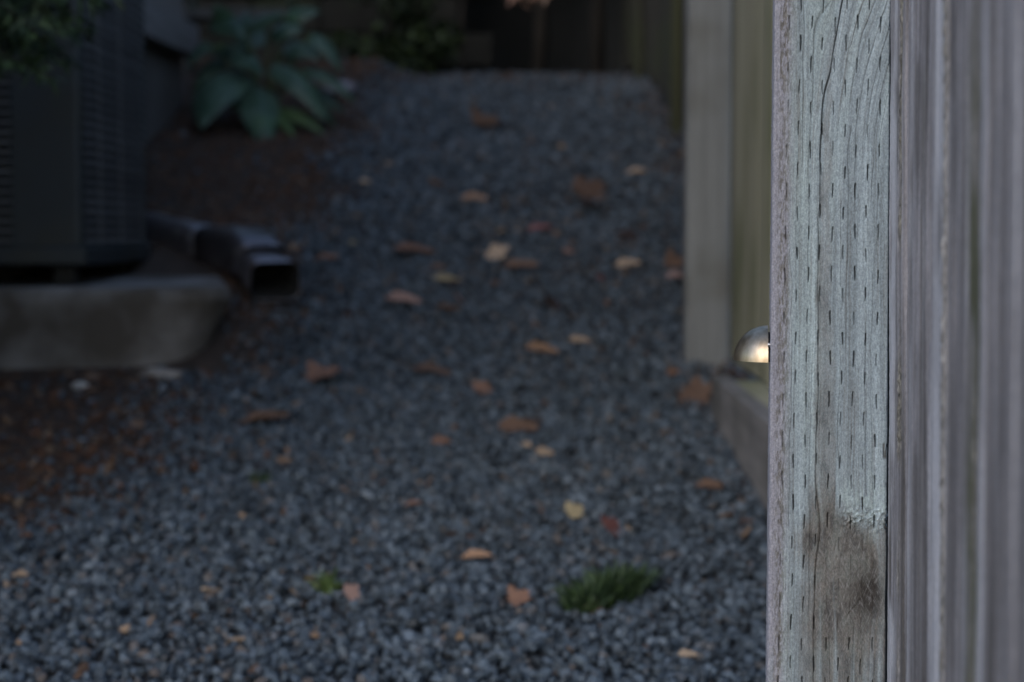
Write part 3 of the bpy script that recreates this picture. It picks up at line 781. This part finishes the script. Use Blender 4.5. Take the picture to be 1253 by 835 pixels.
# rust coloured hanging spray, top centre
mbp = at(640, 2, 10.2)
t = empty('maple_sapling', (mbp[0] - .35, 11.4, gz(mbp[0] - .35, 11.4)), 'thin sapling whose rust coloured leaves hang at the top centre', 'tree')
mb = MB(); bx_, bz_ = t.location[0], t.location[2]
mb.tube([(bx_, 11.4, bz_ - .05), (bx_ + .03, 11.3, bz_ + .7), (bx_ + .15, 10.9, 2.05), (mbp[0], 10.3, mbp[2] + .18)], [.014, .012, .009, .004], 6); mb.make('trunk', M['trunk'], t)
V, F = leaf_cloud([mbp + np.array([0, 0, .02]), mbp + np.array([-.07, 0, .05]), mbp + np.array([.06, .05, .06])], [(.10, .1, .06), (.08, .08, .05), (.09, .09, .06)], 42, .034, .6, 9)
obj('foliage', V, F, M['maple'], t)
# shrub left of the far path
sp = at(475, 92, 10.9)
bl = [(sp + np.array([random.uniform(-.22, .25), random.uniform(-.1, .3), random.uniform(.0, .55)]), (.17, .17, .15)) for _ in range(9)]
tree('shrub', 'loose dark green shrub at the far left end of the path', 'shrub', (sp[0], 11, gz(sp[0], 11)), [(sp[0], 11, gz(sp[0], 11) - .05), (sp[0], 11, 1.7), (sp[0], 11, 1.9)], [.02, .015, .01], bl, 1500, .032, M['shrub'], seed=5)
# rubble wall seen dimly behind the hosta
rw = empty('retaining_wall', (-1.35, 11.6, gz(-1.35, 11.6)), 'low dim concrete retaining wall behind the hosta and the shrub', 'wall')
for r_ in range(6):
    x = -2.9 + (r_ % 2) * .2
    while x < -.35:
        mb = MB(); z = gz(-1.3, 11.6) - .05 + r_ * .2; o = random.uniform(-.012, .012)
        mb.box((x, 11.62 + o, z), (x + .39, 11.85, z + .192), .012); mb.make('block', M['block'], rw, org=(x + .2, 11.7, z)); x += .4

# ---------------------------------------------------------------- house on the left
hs = empty('house', (-1.9, 6.0, gz(-1.6, 6.0)), 'house side wall with concrete footing and pale beam above, behind the cooling unit', 'house')
HX = -1.49
mb = MB(); mb.box((HX - 2.5, 2.3, -.5), (HX, 9.05, CAMZ + .62), .01); mb.make('foundation', M['foundation'], hs)
mb = MB(); mb.box((HX - 2.5, 2.31, CAMZ + .765), (HX - .002, 9.04, CAMZ + 2.1)); mb.make('wall', M['siding'], hs)
mb = MB(); mb.box((HX - .1, 2.27, CAMZ + .62), (HX + .075, 9.09, CAMZ + .765), .006); mb.make('beam', M['beam'], hs)
for i in range(9):
    z = CAMZ + .768 + i * .138
    mb = MB(); mb.add([(HX, 2.3, z), (HX + .018, 2.3, z), (HX + .006, 2.3, z + .142), (HX, 2.3, z + .142), (HX, 9.05, z), (HX + .018, 9.05, z), (HX + .006, 9.05, z + .142), (HX, 9.05, z + .142)],
                      [(0, 1, 2, 3), (4, 7, 6, 5), (1, 5, 6, 2), (0, 4, 5, 1), (2, 6, 7, 3)])
    mb.make('siding_board', M['siding'], hs, org=(HX, 6, z))
mb = MB(); mb.box((HX - 2.7, 1.9, CAMZ + 2.1), (HX + .15, 9.3, CAMZ + 2.2), .02); mb.make('shade_roof', M['shade_roof'], hs)  # unseen roof added as a shading overhang, set low to admit sky light
# step timbers beyond the house corner
st = empty('timber_steps', (-1.2, 9.9, gz(-1.2, 9.9)), 'grey timber steps beyond the house corner, above the hosta', 'steps')
for i in range(3):
    p = at(312 - i * 16, 16 - i * 30, 9.9 + i * .35)
    mb = MB(); mb.box((p[0] - .42, p[1], p[2] - .03), (p[0] + .16, p[1] + .3, p[2] + .022), .006); mb.make('tread', M['foundation'], st)
for xo in (-1.62, -1.12):
    mb = MB(); mb.tube([(xo, 9.98, gz(xo, 9.9) - .1), (xo, 10.3, CAMZ + 1.15)], .03, 4); mb.make('stringer', M['fence_dark'], st)

# ---------------------------------------------------------------- concrete pad and cooling unit
PADZ = CAMZ + at(150, 353, 5.25)[2] - CAMZ
def pad():
    out = [(-1.95, 6.40)]
    def corner(cx, cy, r, a0, a1, n=8):
        return [(cx + r * math.cos(math.radians(a)), cy + r * math.sin(math.radians(a))) for a in np.linspace(a0, a1, n)]
    out = [(-2.02, 6.40), (-2.02, 5.25)] + corner(-.93, 5.42, .17, -90, 8, 10) + corner(-1.02, 6.30, .10, 8, 90, 6)
    n = len(out); V = []; rings = []
    for (ins, tap, z) in ((.03, .13, PADZ - .42), (.022, .085, PADZ - .235), (.016, .035, PADZ - .11), (.012, 0, PADZ - .034), (.018, 0, PADZ - .010), (.032, 0, PADZ)):
        cx, cy = -1.4, 5.8
        for k, (x, y) in enumerate(out):
            d = math.hypot(x - cx, y - cy); f = 1 - ins / d
            w = .0025 * math.sin(k * 5.3)
            V.append((cx + (x - cx) * f + w - tap * float(sstep(-1.35, -.85, x)), cy + (y - cy) * f + w, z))
    F = []
    for r in range(5):
        for k in range(n): F.append((r * n + k, r * n + (k + 1) % n, (r + 1) * n + (k + 1) % n, (r + 1) * n + k))
    F += [tuple(range(5 * n, 6 * n))]
    o = obj('concrete_pad', V, F, M['concrete'], org=(-1.4, 5.8, PADZ - .3))
    tag(o, 'stained concrete slab with rounded corner under the cooling unit', 'slab')
pad()
AX, AY0, AY1 = -1.155, 5.36, 6.30
AZ0 = at(100, 313, 5.36)[2]; AZ1 = AZ0 + .92
ac = empty('air_conditioner', (-1.55, 5.83, PADZ), 'dark green black outdoor cooling unit with slotted side grille on the slab', 'air conditioner')
mb = MB(); mb.box((-1.97, AY0 - .012, AZ0 - .035), (AX + .012, AY1 + .012, AZ0 + .018), .006); mb.make('base_pan', M['cabinet'], ac)
mb = MB(); mb.box((-1.97, AY0 - .01, AZ1), (AX + .01, AY1 + .01, AZ1 + .04), .012); mb.make('top_cover', M['cabinet'], ac)
for (fx, fy) in ((-1.22, 5.45), (-1.22, 6.2), (-1.88, 5.45), (-1.88, 6.2)):
    mb = MB(); mb.box((fx - .03, fy - .03, PADZ - .003), (fx + .03, fy + .03, AZ0 - .036), .004); mb.make('foot', M['black'], ac)
mb = MB(); mb.box((-1.93, AY0 + .035, AZ0 + .018), (AX - .022, AY1 - .03, AZ1 - .001)); mb.make('coil', M['coil'], ac)
ac.rotation_euler = (-.018, 0, 0)
# corner panel (front) folding to the side
def corner_panel():
    mb = MB(); r = .02
    sec = [(-1.345, AY0), (AX - r, AY0)] + [(AX - r + r * math.sin(t), AY0 + r - r * math.cos(t)) for t in np.linspace(.2, math.pi / 2, 5)] + [(AX, AY0 + .035), (AX - .02, AY0 + .035), (AX - .028, AY0 + .014), (-1.345, AY0 + .012)]
    n = len(sec); V = [(x, y, z) for z in (AZ0 + .019, AZ1 - .001) for x, y in sec]
    mb.add(V, [tuple(range(n))[::-1], tuple(range(n, 2 * n))] + [(k, (k + 1) % n, (k + 1) % n + n, k + n) for k in range(n)])
    mb.make('corner_panel', M['cabinet'], ac)
    mb = MB(); mb.box((AX - .03, AY1 - .035, AZ0 + .019), (AX, AY1, AZ1 - .001), .006); mb.make('corner_post', M['cabinet'], ac)
    mb = MB(); mb.box((-1.96, AY0, AZ0 + .019), (-1.93, AY0 + .03, AZ1 - .001), .006); mb.make('corner_post', M['cabinet'], ac)
corner_panel()
pitch = .0265; z = AZ0 + .032; first = None; first2 = None
while z < AZ1 - .01:
    if first is None:
        mb = MB(); y0, y1 = AY0 + .037, AY1 - .037
        mb.add([(AX - .005, y0, z), (AX, y0, z - .0065), (AX, y0, z + .0065), (AX - .005, y0, z + .007), (AX - .005, y1, z), (AX, y1, z - .0065), (AX, y1, z + .0065), (AX - .005, y1, z + .007)],
               [(0, 1, 2, 3), (4, 7, 6, 5), (1, 5, 6, 2), (0, 4, 5, 1), (2, 6, 7, 3), (3, 7, 4, 0)])
        first = mb.make('slat', M['slat'], ac, org=(AX, (y0 + y1) / 2, z))
        mb = MB(); mb.box((-1.929, AY0 + .002, z - .0045), (-1.347, AY0 + .012, z + .004)); first2 = mb.make('slat', M['slat'], ac, org=(-1.6, AY0, z))
    else:
        for f in (first, first2):
            c = f.copy(); COL.objects.link(c); c.parent = ac; c.location[2] = z - PADZ
    z += pitch
for yy in (5.62, 5.92):
    mb = MB(); mb.box((AX - .010, yy, AZ0 + .019), (AX - .0015, yy + .006, AZ1 - .001)); mb.make('grille_bar', M['slat'], ac)

# ---------------------------------------------------------------- downspout end lying behind the pad
def rrect(w, h, r, n=4):
    P = []
    for (cx, cy, a0) in ((w / 2 - r, h / 2 - r, 0), (-w / 2 + r, h / 2 - r, 90), (-w / 2 + r, -h / 2 + r, 180), (w / 2 - r, -h / 2 + r, 270)):
        for k in range(n + 1):
            a = math.radians(a0 + 90 * k / n); P.append((cx + r * math.cos(a), cy + r * math.sin(a)))
    return P
def duct(name, pts, sizes, mat, parent, inner=.003, close_start=True, r=.034):
    pts = np.array(pts, float); V = []; F = []; rings = []
    sec0 = None
    def frame(i):
        t = pts[min(i + 1, len(pts) - 1)] - pts[max(i - 1, 0)]; t = t / np.linalg.norm(t)
        s = np.cross(t, [0, 0, 1.]); s /= np.linalg.norm(s); u = np.cross(s, t); return t, s, u
    for i, p in enumerate(pts):
        t, s, u = frame(i); w, h = sizes[i]
        for (a, b) in rrect(w, h, r): V.append(p + s * a + u * b)
    n = len(rrect(1, 1, .1)); m = len(pts)
    for i in range(m - 1):
        for k in range(n): F.append((i * n + k, (i + 1) * n + k, (i + 1) * n + (k + 1) % n, i * n + (k + 1) % n))
    # inner wall: lip then back in
    t, s, u = frame(m - 1); w, h = sizes[-1]
    base = len(V)
    for (a, b) in rrect(w - 2 * inner, h - 2 * inner, r * .8): V.append(pts[-1] + s * a + u * b)
    i2 = max(0, m - 3); t, s, u = frame(i2); w, h = sizes[i2]
    for (a, b) in rrect(w - .012, h - .012, r * .7): V.append(pts[i2] + s * a + u * b)
    for k in range(n):
        k2 = (k + 1) % n
        F.append(((m - 1) * n + k, base + k, base + k2, (m - 1) * n + k2))
        F.append((base + k, base + n + k, base + n + k2, base + k2))
    F.append(tuple(base + n + k for k in range(n)))
    F.append(tuple(range(n)))
    me_o = obj(name, V, F, mat, parent, smooth=True)
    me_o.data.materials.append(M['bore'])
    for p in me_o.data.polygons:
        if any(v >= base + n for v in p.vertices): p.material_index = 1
    return me_o
dsb = gnd(300, 372)
dsp = empty('downspout', (-.86, 6.1, gz(-.86, 6.1)), 'dark brown glossy downspout end with elbow lying beside the slab', 'downspout')
a0 = at(120, 268, 6.95); a1 = at(190, 283, 6.62); a2 = at(225, 292, 6.46); a3 = at(272, 302, 6.25)
duct('pipe', [a0, a1, a2, a3], [(.13, .11)] * 4, M['pipe'], dsp)
e0 = at(262, 301, 6.28); e1 = at(284, 304, 6.18); e2 = at(300, 307, 6.08); e3 = at(312, 315, 5.98); e4 = at(322, 322, 5.90)
duct('elbow', [e0, e1, e2, e3, e4], [(.142, .124), (.15, .140), (.162, .150), (.150, .130), (.138, .108)], M['pipe'], dsp)
s0 = at(316, 322, 5.93); s1 = at(326, 335, 5.85); s2 = at(337, 344, 5.76)
duct('outlet', [s0, (s0 + s1) / 2, s1, s2], [(.128, .096), (.134, .100), (.142, .106), (.150, .116)], M['pipe'], dsp)

# ---------------------------------------------------------------- stones standing out
def rock(name, p, s, mat, label, seed, dims=(1, .8, .6), cat='rock'):
    r = np.random.default_rng(seed)
    V = ICO.copy(); F = IF.copy()
    for _ in range(2):
        nV = list(map(tuple, V)); cache = {}; nF = []
        def mid(a, b):
            k = (min(a, b), max(a, b))
            if k not in cache:
                m = (np.array(nV[a]) + np.array(nV[b])) / 2; m /= np.linalg.norm(m); cache[k] = len(nV); nV.append(tuple(m))
            return cache[k]
        for a, b, c in F:
            ab, bc, ca = mid(a, b), mid(b, c), mid(c, a); nF += [(a, ab, ca), (b, bc, ab), (c, ca, bc), (ab, bc, ca)]
        V = np.array(nV); F = np.array(nF)
    pl = r.normal(size=(9, 3)); pl /= np.linalg.norm(pl, axis=1)[:, None]; off = r.uniform(.62, .9, 9)
    for q, o in zip(pl, off):
        d = V @ q; V = V - np.where(d > o, d - o, 0)[:, None] * q
    V = V * np.array(dims) * s + p
    o = obj(name, V, F, mat, org=p - np.array([0, 0, s * dims[2] * .8])); tag(o, label, cat); return o
q = gnd(418, 118); rock('rock', q + np.array([0, 0, .03]), .075, M['rock'], 'purple grey rock at the right edge of the hosta', 5)
q = gnd(98, 476); rock('flint', q + np.array([0, 0, .008]), .022, M['chip'], 'small pale stone on the brown soil below the slab', 6, (1, .5, .5), 'stone')
q = gnd(196, 463); rock('concrete_fragment', q + np.array([0, 0, .012]), .062, M['concrete'], 'flat pale concrete sliver along the foot of the slab', 8, (1, .32, .3), 'concrete fragment')

# ---------------------------------------------------------------- hosta
HB = gnd(322, 152)
ho = empty('hosta', HB, 'broad leaved blue green hosta growing beside the path at the house corner', 'plant')
D = math.radians
H_ = M['hosta']; Y_ = M['hosta_young']
def survey_leaf(a, b, W, mat, bow=.25, roll=0.0, d0=None):
    """blade from a (stalk end) to b (tip); a, b = survey point + distance"""
    s0 = at(*a); s1 = at(*b); L = np.linalg.norm(s1 - s0); d = (s1 - s0) / L
    n0 = np.array([roll, -.75, .66]); n0 -= d * (n0 @ d); n0 /= np.linalg.norm(n0); sd = np.cross(d, n0)
    n, m = 10, 6; V = []
    for i in range(n + 1):
        f = i / n
        p = s0 * (1 - f) + s1 * f + n0 * (L * bow * 4 * f * (1 - f) * .5)
        wd = W * (math.sin(math.pi * min(1, .04 + f * .97) ** .62) ** .8 if 0 < f < 1 else .02) * .5
        for j in range(-m, m + 1):
            c = j / m
            V.append(p + sd * (c * wd) + n0 * wd * (-.10 * abs(c) - .30 * c * c + .05 * math.sin(f * 15 + c * 3) * c * c - .03 * abs(math.sin(c * 9))))
    F = [(i * (2 * m + 1) + j, i * (2 * m + 1) + j + 1, (i + 1) * (2 * m + 1) + j + 1, (i + 1) * (2 * m + 1) + j) for i in range(n) for j in range(2 * m)]
    lf = obj('leaf', V, F, mat, ho, org=HB, smooth=True)
    mb = MB(); g0 = HB + np.array([(s0[0] - HB[0]) * .12, (s0[1] - HB[1]) * .12, -.01])
    mb.tube([g0, (g0 + s0) / 2 + np.array([0, 0, .05]), s0], [.006, .005, .004], 6); mb.make('leaf_stalk', M['stalk'], lf, org=HB, smooth=True)
h = float(HB[1])
for a in [((284, 84, h - .10), (246, 158, h - .34), .36, H_, .3, -.35), ((312, 104, h - .16), (326, 188, h - .36), .23, H_, .25, .1), ((334, 78, h - .14), (398, 150, h - .30), .17, H_, .3, .3),
          ((350, 92, h - .05), (412, 160, h - .12), .12, H_, .3, .4), ((285, 66, h - .12), (322, 92, h - .3), .15, H_, .2, .0), ((300, 34, h - .02), (352, 18, h - .1), .15, H_, .2, .1),
          ((280, 36, h), (262, 4, h - .1), .13, H_, .2, -.3), ((350, 56, h + .02), (392, 76, h - .1), .12, H_, .25, .3), ((262, 20, h), (300, 48, h - .18), .17, H_, .15, -.1),
          ((330, 40, h + .05), (372, 36, h + .02), .16, H_, .25, .2), ((300, 60, h + .08), (250, 66, h + .02), .17, H_, .2, -.3), ((345, 62, h + .16), (402, 60, h + .2), .16, H_, .2, .2),
          ((310, 60, h + .2), (300, 14, h + .34), .18, H_, .2, 0), ((270, 70, h + .15), (236, 112, h + .1), .15, H_, .2, -.3), ((362, 104, h - .02), (424, 140, h - .02), .12, H_, .25, .3),
          ((345, 132, h - .2), (398, 166, h - .30), .10, Y_, .2, .2), ((330, 128, h - .15), (362, 172, h - .30), .09, Y_, .2, .1), ((312, 84, h - .05), (300, 60, h - .2), .10, Y_, .1, 0), ((278, 52, h - .02), (258, 62, h - .1), .09, Y_, .2, -.2),
          ((372, 84, h - .1), (436, 128, h - .16), .11, H_, .3, .4), ((382, 40, h + .1), (418, 92, h + .05), .12, H_, .3, .5), ((252, 50, h + .1), (232, 84, h), .11, H_, .2, -.4), ((350, 20, h + .2), (392, 14, h + .2), .13, H_, .2, .2), ((300, 96, h - .05), (284, 140, h - .1), .12, H_, .2, -.1)]:
    if a is not None: survey_leaf(a[0], a[1], a[2] * .74, *a[3:])

# ---------------------------------------------------------------- tufts on the gravel
def tuft(name, pxl, label, rx, ry, n, h, mat, seed, lean=(0, 0), group=None, bw=.0016, cat='grass tuft'):
    r = np.random.default_rng(seed); base = gnd(*pxl); V = []; F = []
    for i in range(n):
        a = r.uniform(0, 6.283); q = math.sqrt(r.random()); ox, oy = q * rx * math.cos(a), q * ry * math.sin(a) 
        ox += oy * .0; hh = h * r.uniform(.45, 1.1) * (1 - .35 * q)
        x0, y0 = base[0] + ox, base[1] + oy + ox * lean[1]; z0 = gz(x0, y0)
        la = r.uniform(0, 6.283); lm = r.uniform(.15, .75) * hh
        dx, dy = math.cos(la) * lm + ox * .4 + lean[0] * hh, math.sin(la) * lm + oy * .3
        w = bw * r.uniform(.7, 1.4); wa = r.uniform(0, 3.14); wx, wy = math.cos(wa) * w, math.sin(wa) * w
        b = len(V)
        for (f, ww) in ((0, 1), (.5, .9), (.82, .6)):
            cx, cy, cz = x0 + dx * f ** 1.6, y0 + dy * f ** 1.6, z0 + hh * (f - .18 * f * f)
            V += [(cx - wx * ww, cy - wy * ww, cz), (cx + wx * ww, cy + wy * ww, cz)]
        V.append((x0 + dx, y0 + dy, z0 + hh * .84))
        F += [(b, b + 1, b + 3, b + 2), (b + 2, b + 3, b + 5, b + 4), (b + 4, b + 5, b + 6)]
    o = obj(name, V, F, mat, org=base); tag(o, label, cat, group); return o
tuft('weed_tuft', (750, 736), 'wide dark green weed tuft in the gravel near the path front', (.054), .040, 620, .072, M['weed'], 1, (.0, 1.0), bw=.0022, cat='weed')
tuft('weed_tuft', (712, 752), 'narrow green weed clump at the lower left end of the wide tuft', .024, .022, 200, .062, M['weed'], 12, (-.1, 0), bw=.0022, cat='weed')
tuft('grass_tuft', (402, 726), 'small bright green grass tuft left of the path centre, beside a pink leaf', .016, .012, 60, .055, M['weed_bright'], 2, (-.1, 0), bw=.002)
tuft('grass_tuft', (318, 592), 'tiny dark green sprout alone on the left gravel', .017, .012, 60, .034, M['weed'], 3, bw=.002)

# ---------------------------------------------------------------- evergreen branch hanging at upper left
ev = empty('conifer', (-1.25, 4.25, gz(-1.25, 4.25)), 'dark feathery conifer whose sprays hang before the cooling unit at upper left', 'tree')
mb = MB(); mb.tube([(-1.42, 4.4, gz(-1.3, 4.3) - .05), (-1.40, 4.38, 1.0), (-1.36, 4.35, 1.9)], [.03, .024, .012], 8); mb.make('trunk', M['trunk'], ev, smooth=True)
def sprays():
    r = np.random.default_rng(5); bm = MB(); V = []; F = []
    targets = [(20, 8), (55, 2), (95, 18), (128, 8), (65, 62), (30, 58), (110, 42), (62, 96), (5, 40), (85, 75), (140, -14), (20, -20), (100, -30), (60, -10), (-20, 60), (-20, 100), (-30, 200), (-25, 260), (0, 84), (45, 40), (80, 35)]
    for (a, b) in targets:
        e = at(a, b, 4.1 + r.uniform(-.22, .35)); s = np.array([-1.38, 4.37, e[2] + r.uniform(.12, .3)])
        m = (s + e) / 2 + np.array([0, 0, .05]); P = [s, m, e]
        bm.tube(P, [.005, .0035, .0012], 5)
        for k in range(210):
            f = r.uniform(.25, 1.0); c = (1 - f) ** 2 * s + 2 * f * (1 - f) * m + f * f * e
            ax = e - s; ax /= np.linalg.norm(ax)
            d = r.normal(size=3); d -= ax * (d @ ax) * .5; d /= np.linalg.norm(d); d[2] -= .35; d += ax * .6; d /= np.linalg.norm(d)
            L = r.uniform(.03, .075) * (1.15 - .5 * f); c = c + r.normal(size=3) * .006
            w = np.cross(d, r.normal(size=3)); w /= np.linalg.norm(w); w *= .0048
            i = len(V); V += [c, c + d * L * .5 + w, c + d * L, c + d * L * .5 - w]; F.append((i, i + 1, i + 2, i + 3))
    bm.make('branches', M['trunk'], ev); obj('foliage', V, F, M['evergreen'], ev)
sprays()

# ---------------------------------------------------------------- fallen leaves, each its own
def leaf_mesh(kind, seed):
    r = np.random.default_rng(seed)
    if kind == 'oval':
        n, m = 8, 3; V = []
        c1, c2 = r.uniform(.1, .5) * r.choice([1, -1]), r.uniform(.1, .6) * r.choice([1, -1, 1])
        asym = r.uniform(-.1, .1)
        for i in range(n + 1):
            f = i / n; w = .27 * math.sin(math.pi * f ** .85) ** .8 * r.uniform(.72, 1.18) if 0 < i < n else .004
            for j in range(-m, m + 1):
                c = j / m
                V.append((f - .5, c * w * (1 + asym * math.sin(f * 9)) + .05 * math.sin(f * 3), c1 * .25 * (f - .5) ** 2 * 1.6 + c2 * c * c * w * .8 + .02 * math.sin(f * 11 + c * 4)))
        F = [(i * 7 + j, i * 7 + j + 1, (i + 1) * 7 + j + 1, (i + 1) * 7 + j) for i in range(n) for j in range(6)]
        V.append((-.72, .03, .02)); V.append((-.5, -.012, 0)); V.append((-.5, .012, 0)); F.append((len(V) - 3, len(V) - 2, len(V) - 1))
    else:                                        # lobed
        K = 30; V = [(0, 0, .05)]; cur = r.uniform(.1, .4); ring = []
        for rr in (.5, 1.0):
            for k in range(K):
                a = 2 * math.pi * k / K; lob = abs(math.cos(2.5 * (a - math.pi)))
                R_ = .5 * (.62 + .38 * lob ** 1.2) * (1 - .35 * (abs(a - math.pi) < .3)) * (1 + r.uniform(-.05, .05))
                R_ = R_ if rr == 1 else min(R_, .5 * .42) * .95
                z = cur * (R_ ** 2) * (1.4 + .8 * math.sin(2 * a + seed)) + .02 * math.sin(7 * a)
                V.append((R_ * math.cos(a), R_ * math.sin(a), z))
        F = [(0, 1 + k, 1 + (k + 1) % K) for k in range(K)] + [(1 + k, 1 + K + k, 1 + K + (k + 1) % K, 1 + (k + 1) % K) for k in range(K)]
        V.append((-.85, .05, .05)); V.append((-.12, -.012, .04)); V.append((-.12, .012, .04)); F.append((len(V) - 3, len(V) - 2, len(V) - 1))
    return mesh('fallen_leaf', V, F, True)
MESH = {('oval', k): leaf_mesh('oval', k) for k in range(4)}; MESH.update({('lobed', k): leaf_mesh('lobed', k + 10) for k in range(4)})
for m_ in MESH.values(): m_.materials.append(M['leaf_tan'])
# x, y in the survey, width px, colour, kind, heading deg, tilt deg, label
LV = [
 (592, 156, 46, 'brown', 'lobed', 20, 20, 'dark orange leaf farthest up the path, in the middle'),
 (566, 180, 24, 'pink', 'oval', 80, 10, 'faint pink leaf just below the farthest dark orange leaf'),
 (687, 185, 19, 'tan', 'oval', 60, 35, 'small round tan leaf high on the path, right of centre'),
 (778, 216, 27, 'tan', 'oval', -20, 18, 'tan leaf high on the path near the dark fence'),
 (536, 230, 30, 'brown', 'oval', 50, 25, 'light brown leaf standing on edge in the upper left of the gravel'),
 (580, 247, 34, 'orange', 'oval', -15, 12, 'flat orange brown leaf in the upper middle of the gravel'),
 (718, 241, 54, 'brown', 'lobed', 10, 28, 'large curled brown leaf in the upper right of the gravel'),
 (722, 256, 30, 'dark', 'oval', 30, 10, 'dark leaf tucked under the large curled brown leaf'),
 (447, 226, 17, 'tan', 'oval', 40, 20, 'faint tan leaf beside the soil bed, right of the hosta'),
 (660, 284, 28, 'red', 'oval', 15, 20, 'reddish brown leaf between the large curled leaf and the tan cluster'),
 (431, 302, 14, 'yellow', 'oval', 70, 35, 'tiny yellowish leaf right of the downspout'),
 (506, 314, 50, 'rust', 'oval', 12, 10, 'long rusty leaf left of the tan cluster'),
 (536, 331, 18, 'brown', 'oval', 0, 20, 'small brown leaf under the long rusty one'),
 (606, 317, 36, 'tan', 'lobed', -20, 22, 'tan leaf topping the cluster in the middle'),
 (638, 333, 44, 'brown', 'oval', 5, 12, 'flat brown leaf on the right side of the middle cluster'),
 (606, 353, 20, 'rust', 'oval', 60, 25, 'small orange brown leaf at the bottom of the middle cluster'),
 (697, 313, 20, 'pink', 'oval', 45, 25, 'small pink leaf right of the middle cluster'),
 (768, 328, 31, 'tan', 'oval', 8, 15, 'pinkish tan leaf right of centre, left of the fence leaves'),
 (768, 294, 30, 'dark', 'lobed', 40, 12, 'very dark leaf above the pinkish tan one near the fence'),
 (735, 346, 26, 'red', 'oval', 80, 15, 'dull red leaf below left of the pinkish tan one'),
 (824, 328, 34, 'brown', 'lobed', 0, 20, 'upper brown leaf against the thick fence post'),
 (826, 343, 28, 'pink', 'oval', -10, 15, 'lower pinkish leaf against the thick fence post'),
 (400, 322, 30, 'rust', 'oval', -5, 10, 'rusty leaf right beside the downspout outlet'),
 (547, 350, 36, 'yellow', 'oval', 12, 18, 'bright tan leaf lying over a dark one left of the middle'),
 (560, 352, 24, 'dark', 'oval', 20, 12, 'dark leaf under the right end of the bright tan leaf'),
 (562, 372, 24, 'pink', 'lobed', 75, 40, 'upright pink leaf in the left middle'),
 (550, 384, 34, 'brown', 'oval', 20, 8, 'brown leaf under the upright pink leaf'),
 (494, 375, 44, 'pink', 'oval', 15, 15, 'long pinkish leaf left of the upright pink one'),
 (675, 379, 30, 'dark', 'lobed', 40, 30, 'blackish curled leaf in the middle of the path'),
 (700, 393, 28, 'tan', 'oval', 105, 30, 'tan leaf standing right of the blackish one'),
 (709, 424, 27, 'tan', 'oval', 20, 25, 'small tan leaf right of the orange tan one'),
 (663, 437, 43, 'orange', 'oval', 18, 22, 'bright orange tan leaf in the very middle of the path'),
 (394, 468, 56, 'rust', 'lobed', 8, 8, 'wide rusty leaf on the left gravel, right of the slab'),
 (528, 460, 50, 'brown', 'oval', -12, 12, 'long brown leaf left of the path centre'),
 (589, 482, 28, 'rust', 'lobed', 30, 22, 'dark orange leaf right of the long brown one'),
 (322, 523, 66, 'brown', 'oval', -6, 8, 'long dull brown leaf on the dark left gravel'),
 (540, 547, 24, 'rust', 'oval', 10, 25, 'small rust leaf alone, left of the curled dark leaf'),
 (634, 531, 50, 'brown', 'oval', 14, 20, 'dark brown curled leaf at lower centre'),
 (650, 526, 30, 'dark', 'oval', 10, 30, 'blackish leaf on the right end of the curled dark one'),
 (644, 552, 19, 'tan', 'oval', -50, 15, 'pale chip like leaf below the curled dark one'),
 (667, 561, 25, 'tan', 'oval', 25, 20, 'tan leaf right of the pale chip like one'),
 (760, 506, 36, 'orange', 'oval', 92, 22, 'orange tan leaf pointing up the path, right of centre'),
 (850, 492, 50, 'brown', 'lobed', -30, 28, 'dark crumpled leaf at the end of the sill board'),
 (824, 463, 22, 'rust', 'oval', 40, 30, 'small rust leaf above the dark crumpled one by the sill board'),
 (505, 623, 22, 'rust', 'oval', -8, 12, 'small rust leaf at lower left of centre'),
 (702, 634, 32, 'yellow', 'lobed', 20, 18, 'yellow brown leaf above the red pink one'),
 (748, 655, 38, 'red', 'lobed', 50, 30, 'red pink leaf just above the wide weed tuft'),
 (583, 690, 36, 'orange', 'oval', 0, 10, 'narrow salmon orange leaf at the lower centre'),
 (634, 743, 36, 'rust', 'lobed', 10, 22, 'orange brown leaf below right of the narrow salmon one'),
 (430, 735, 26, 'pink', 'lobed', 30, 40, 'salmon pink leaf right of the bright grass tuft'),
 (379, 718, 22, 'brown', 'oval', 60, 25, 'brown leaf left of the bright grass tuft'),
 (722, 754, 30, 'brown', 'lobed', 30, 22, 'brown leaf under the front of the wide weed tuft'),
 (842, 810, 26, 'tan', 'oval', 20, 15, 'tan leaf near the lower right corner of the gravel'),
 (24, 712, 26, 'tan', 'oval', -30, 15, 'tan leaf near the lower left corner of the picture'),
 (868, 604, 40, 'brown', 'oval', -40, 10, 'slim brown leaf in front of the sill board'),
]
for i, (x, y, w, colr, kind, hd, tl, label) in enumerate(LV):
    p = gnd(x, y)
    o = bpy.data.objects.new('fallen_leaf', MESH[(kind, i % 4)]); COL.objects.link(o)
    o.material_slots[0].link = 'OBJECT'; o.material_slots[0].material = M['leaf_' + colr]
    s = w * p[1] / FPX * 1.08
    o.scale = (s, s, s)
    o.rotation_euler = (math.radians(min(48, tl + random.uniform(4, 18))), math.radians(random.uniform(-10, 10)), math.radians(hd))
    o.location = p + np.array([0, 0, .009 + .14 * s * math.sin(math.radians(tl + 10))])
    tag(o, label, 'leaf', 'fallen leaves on the gravel path')
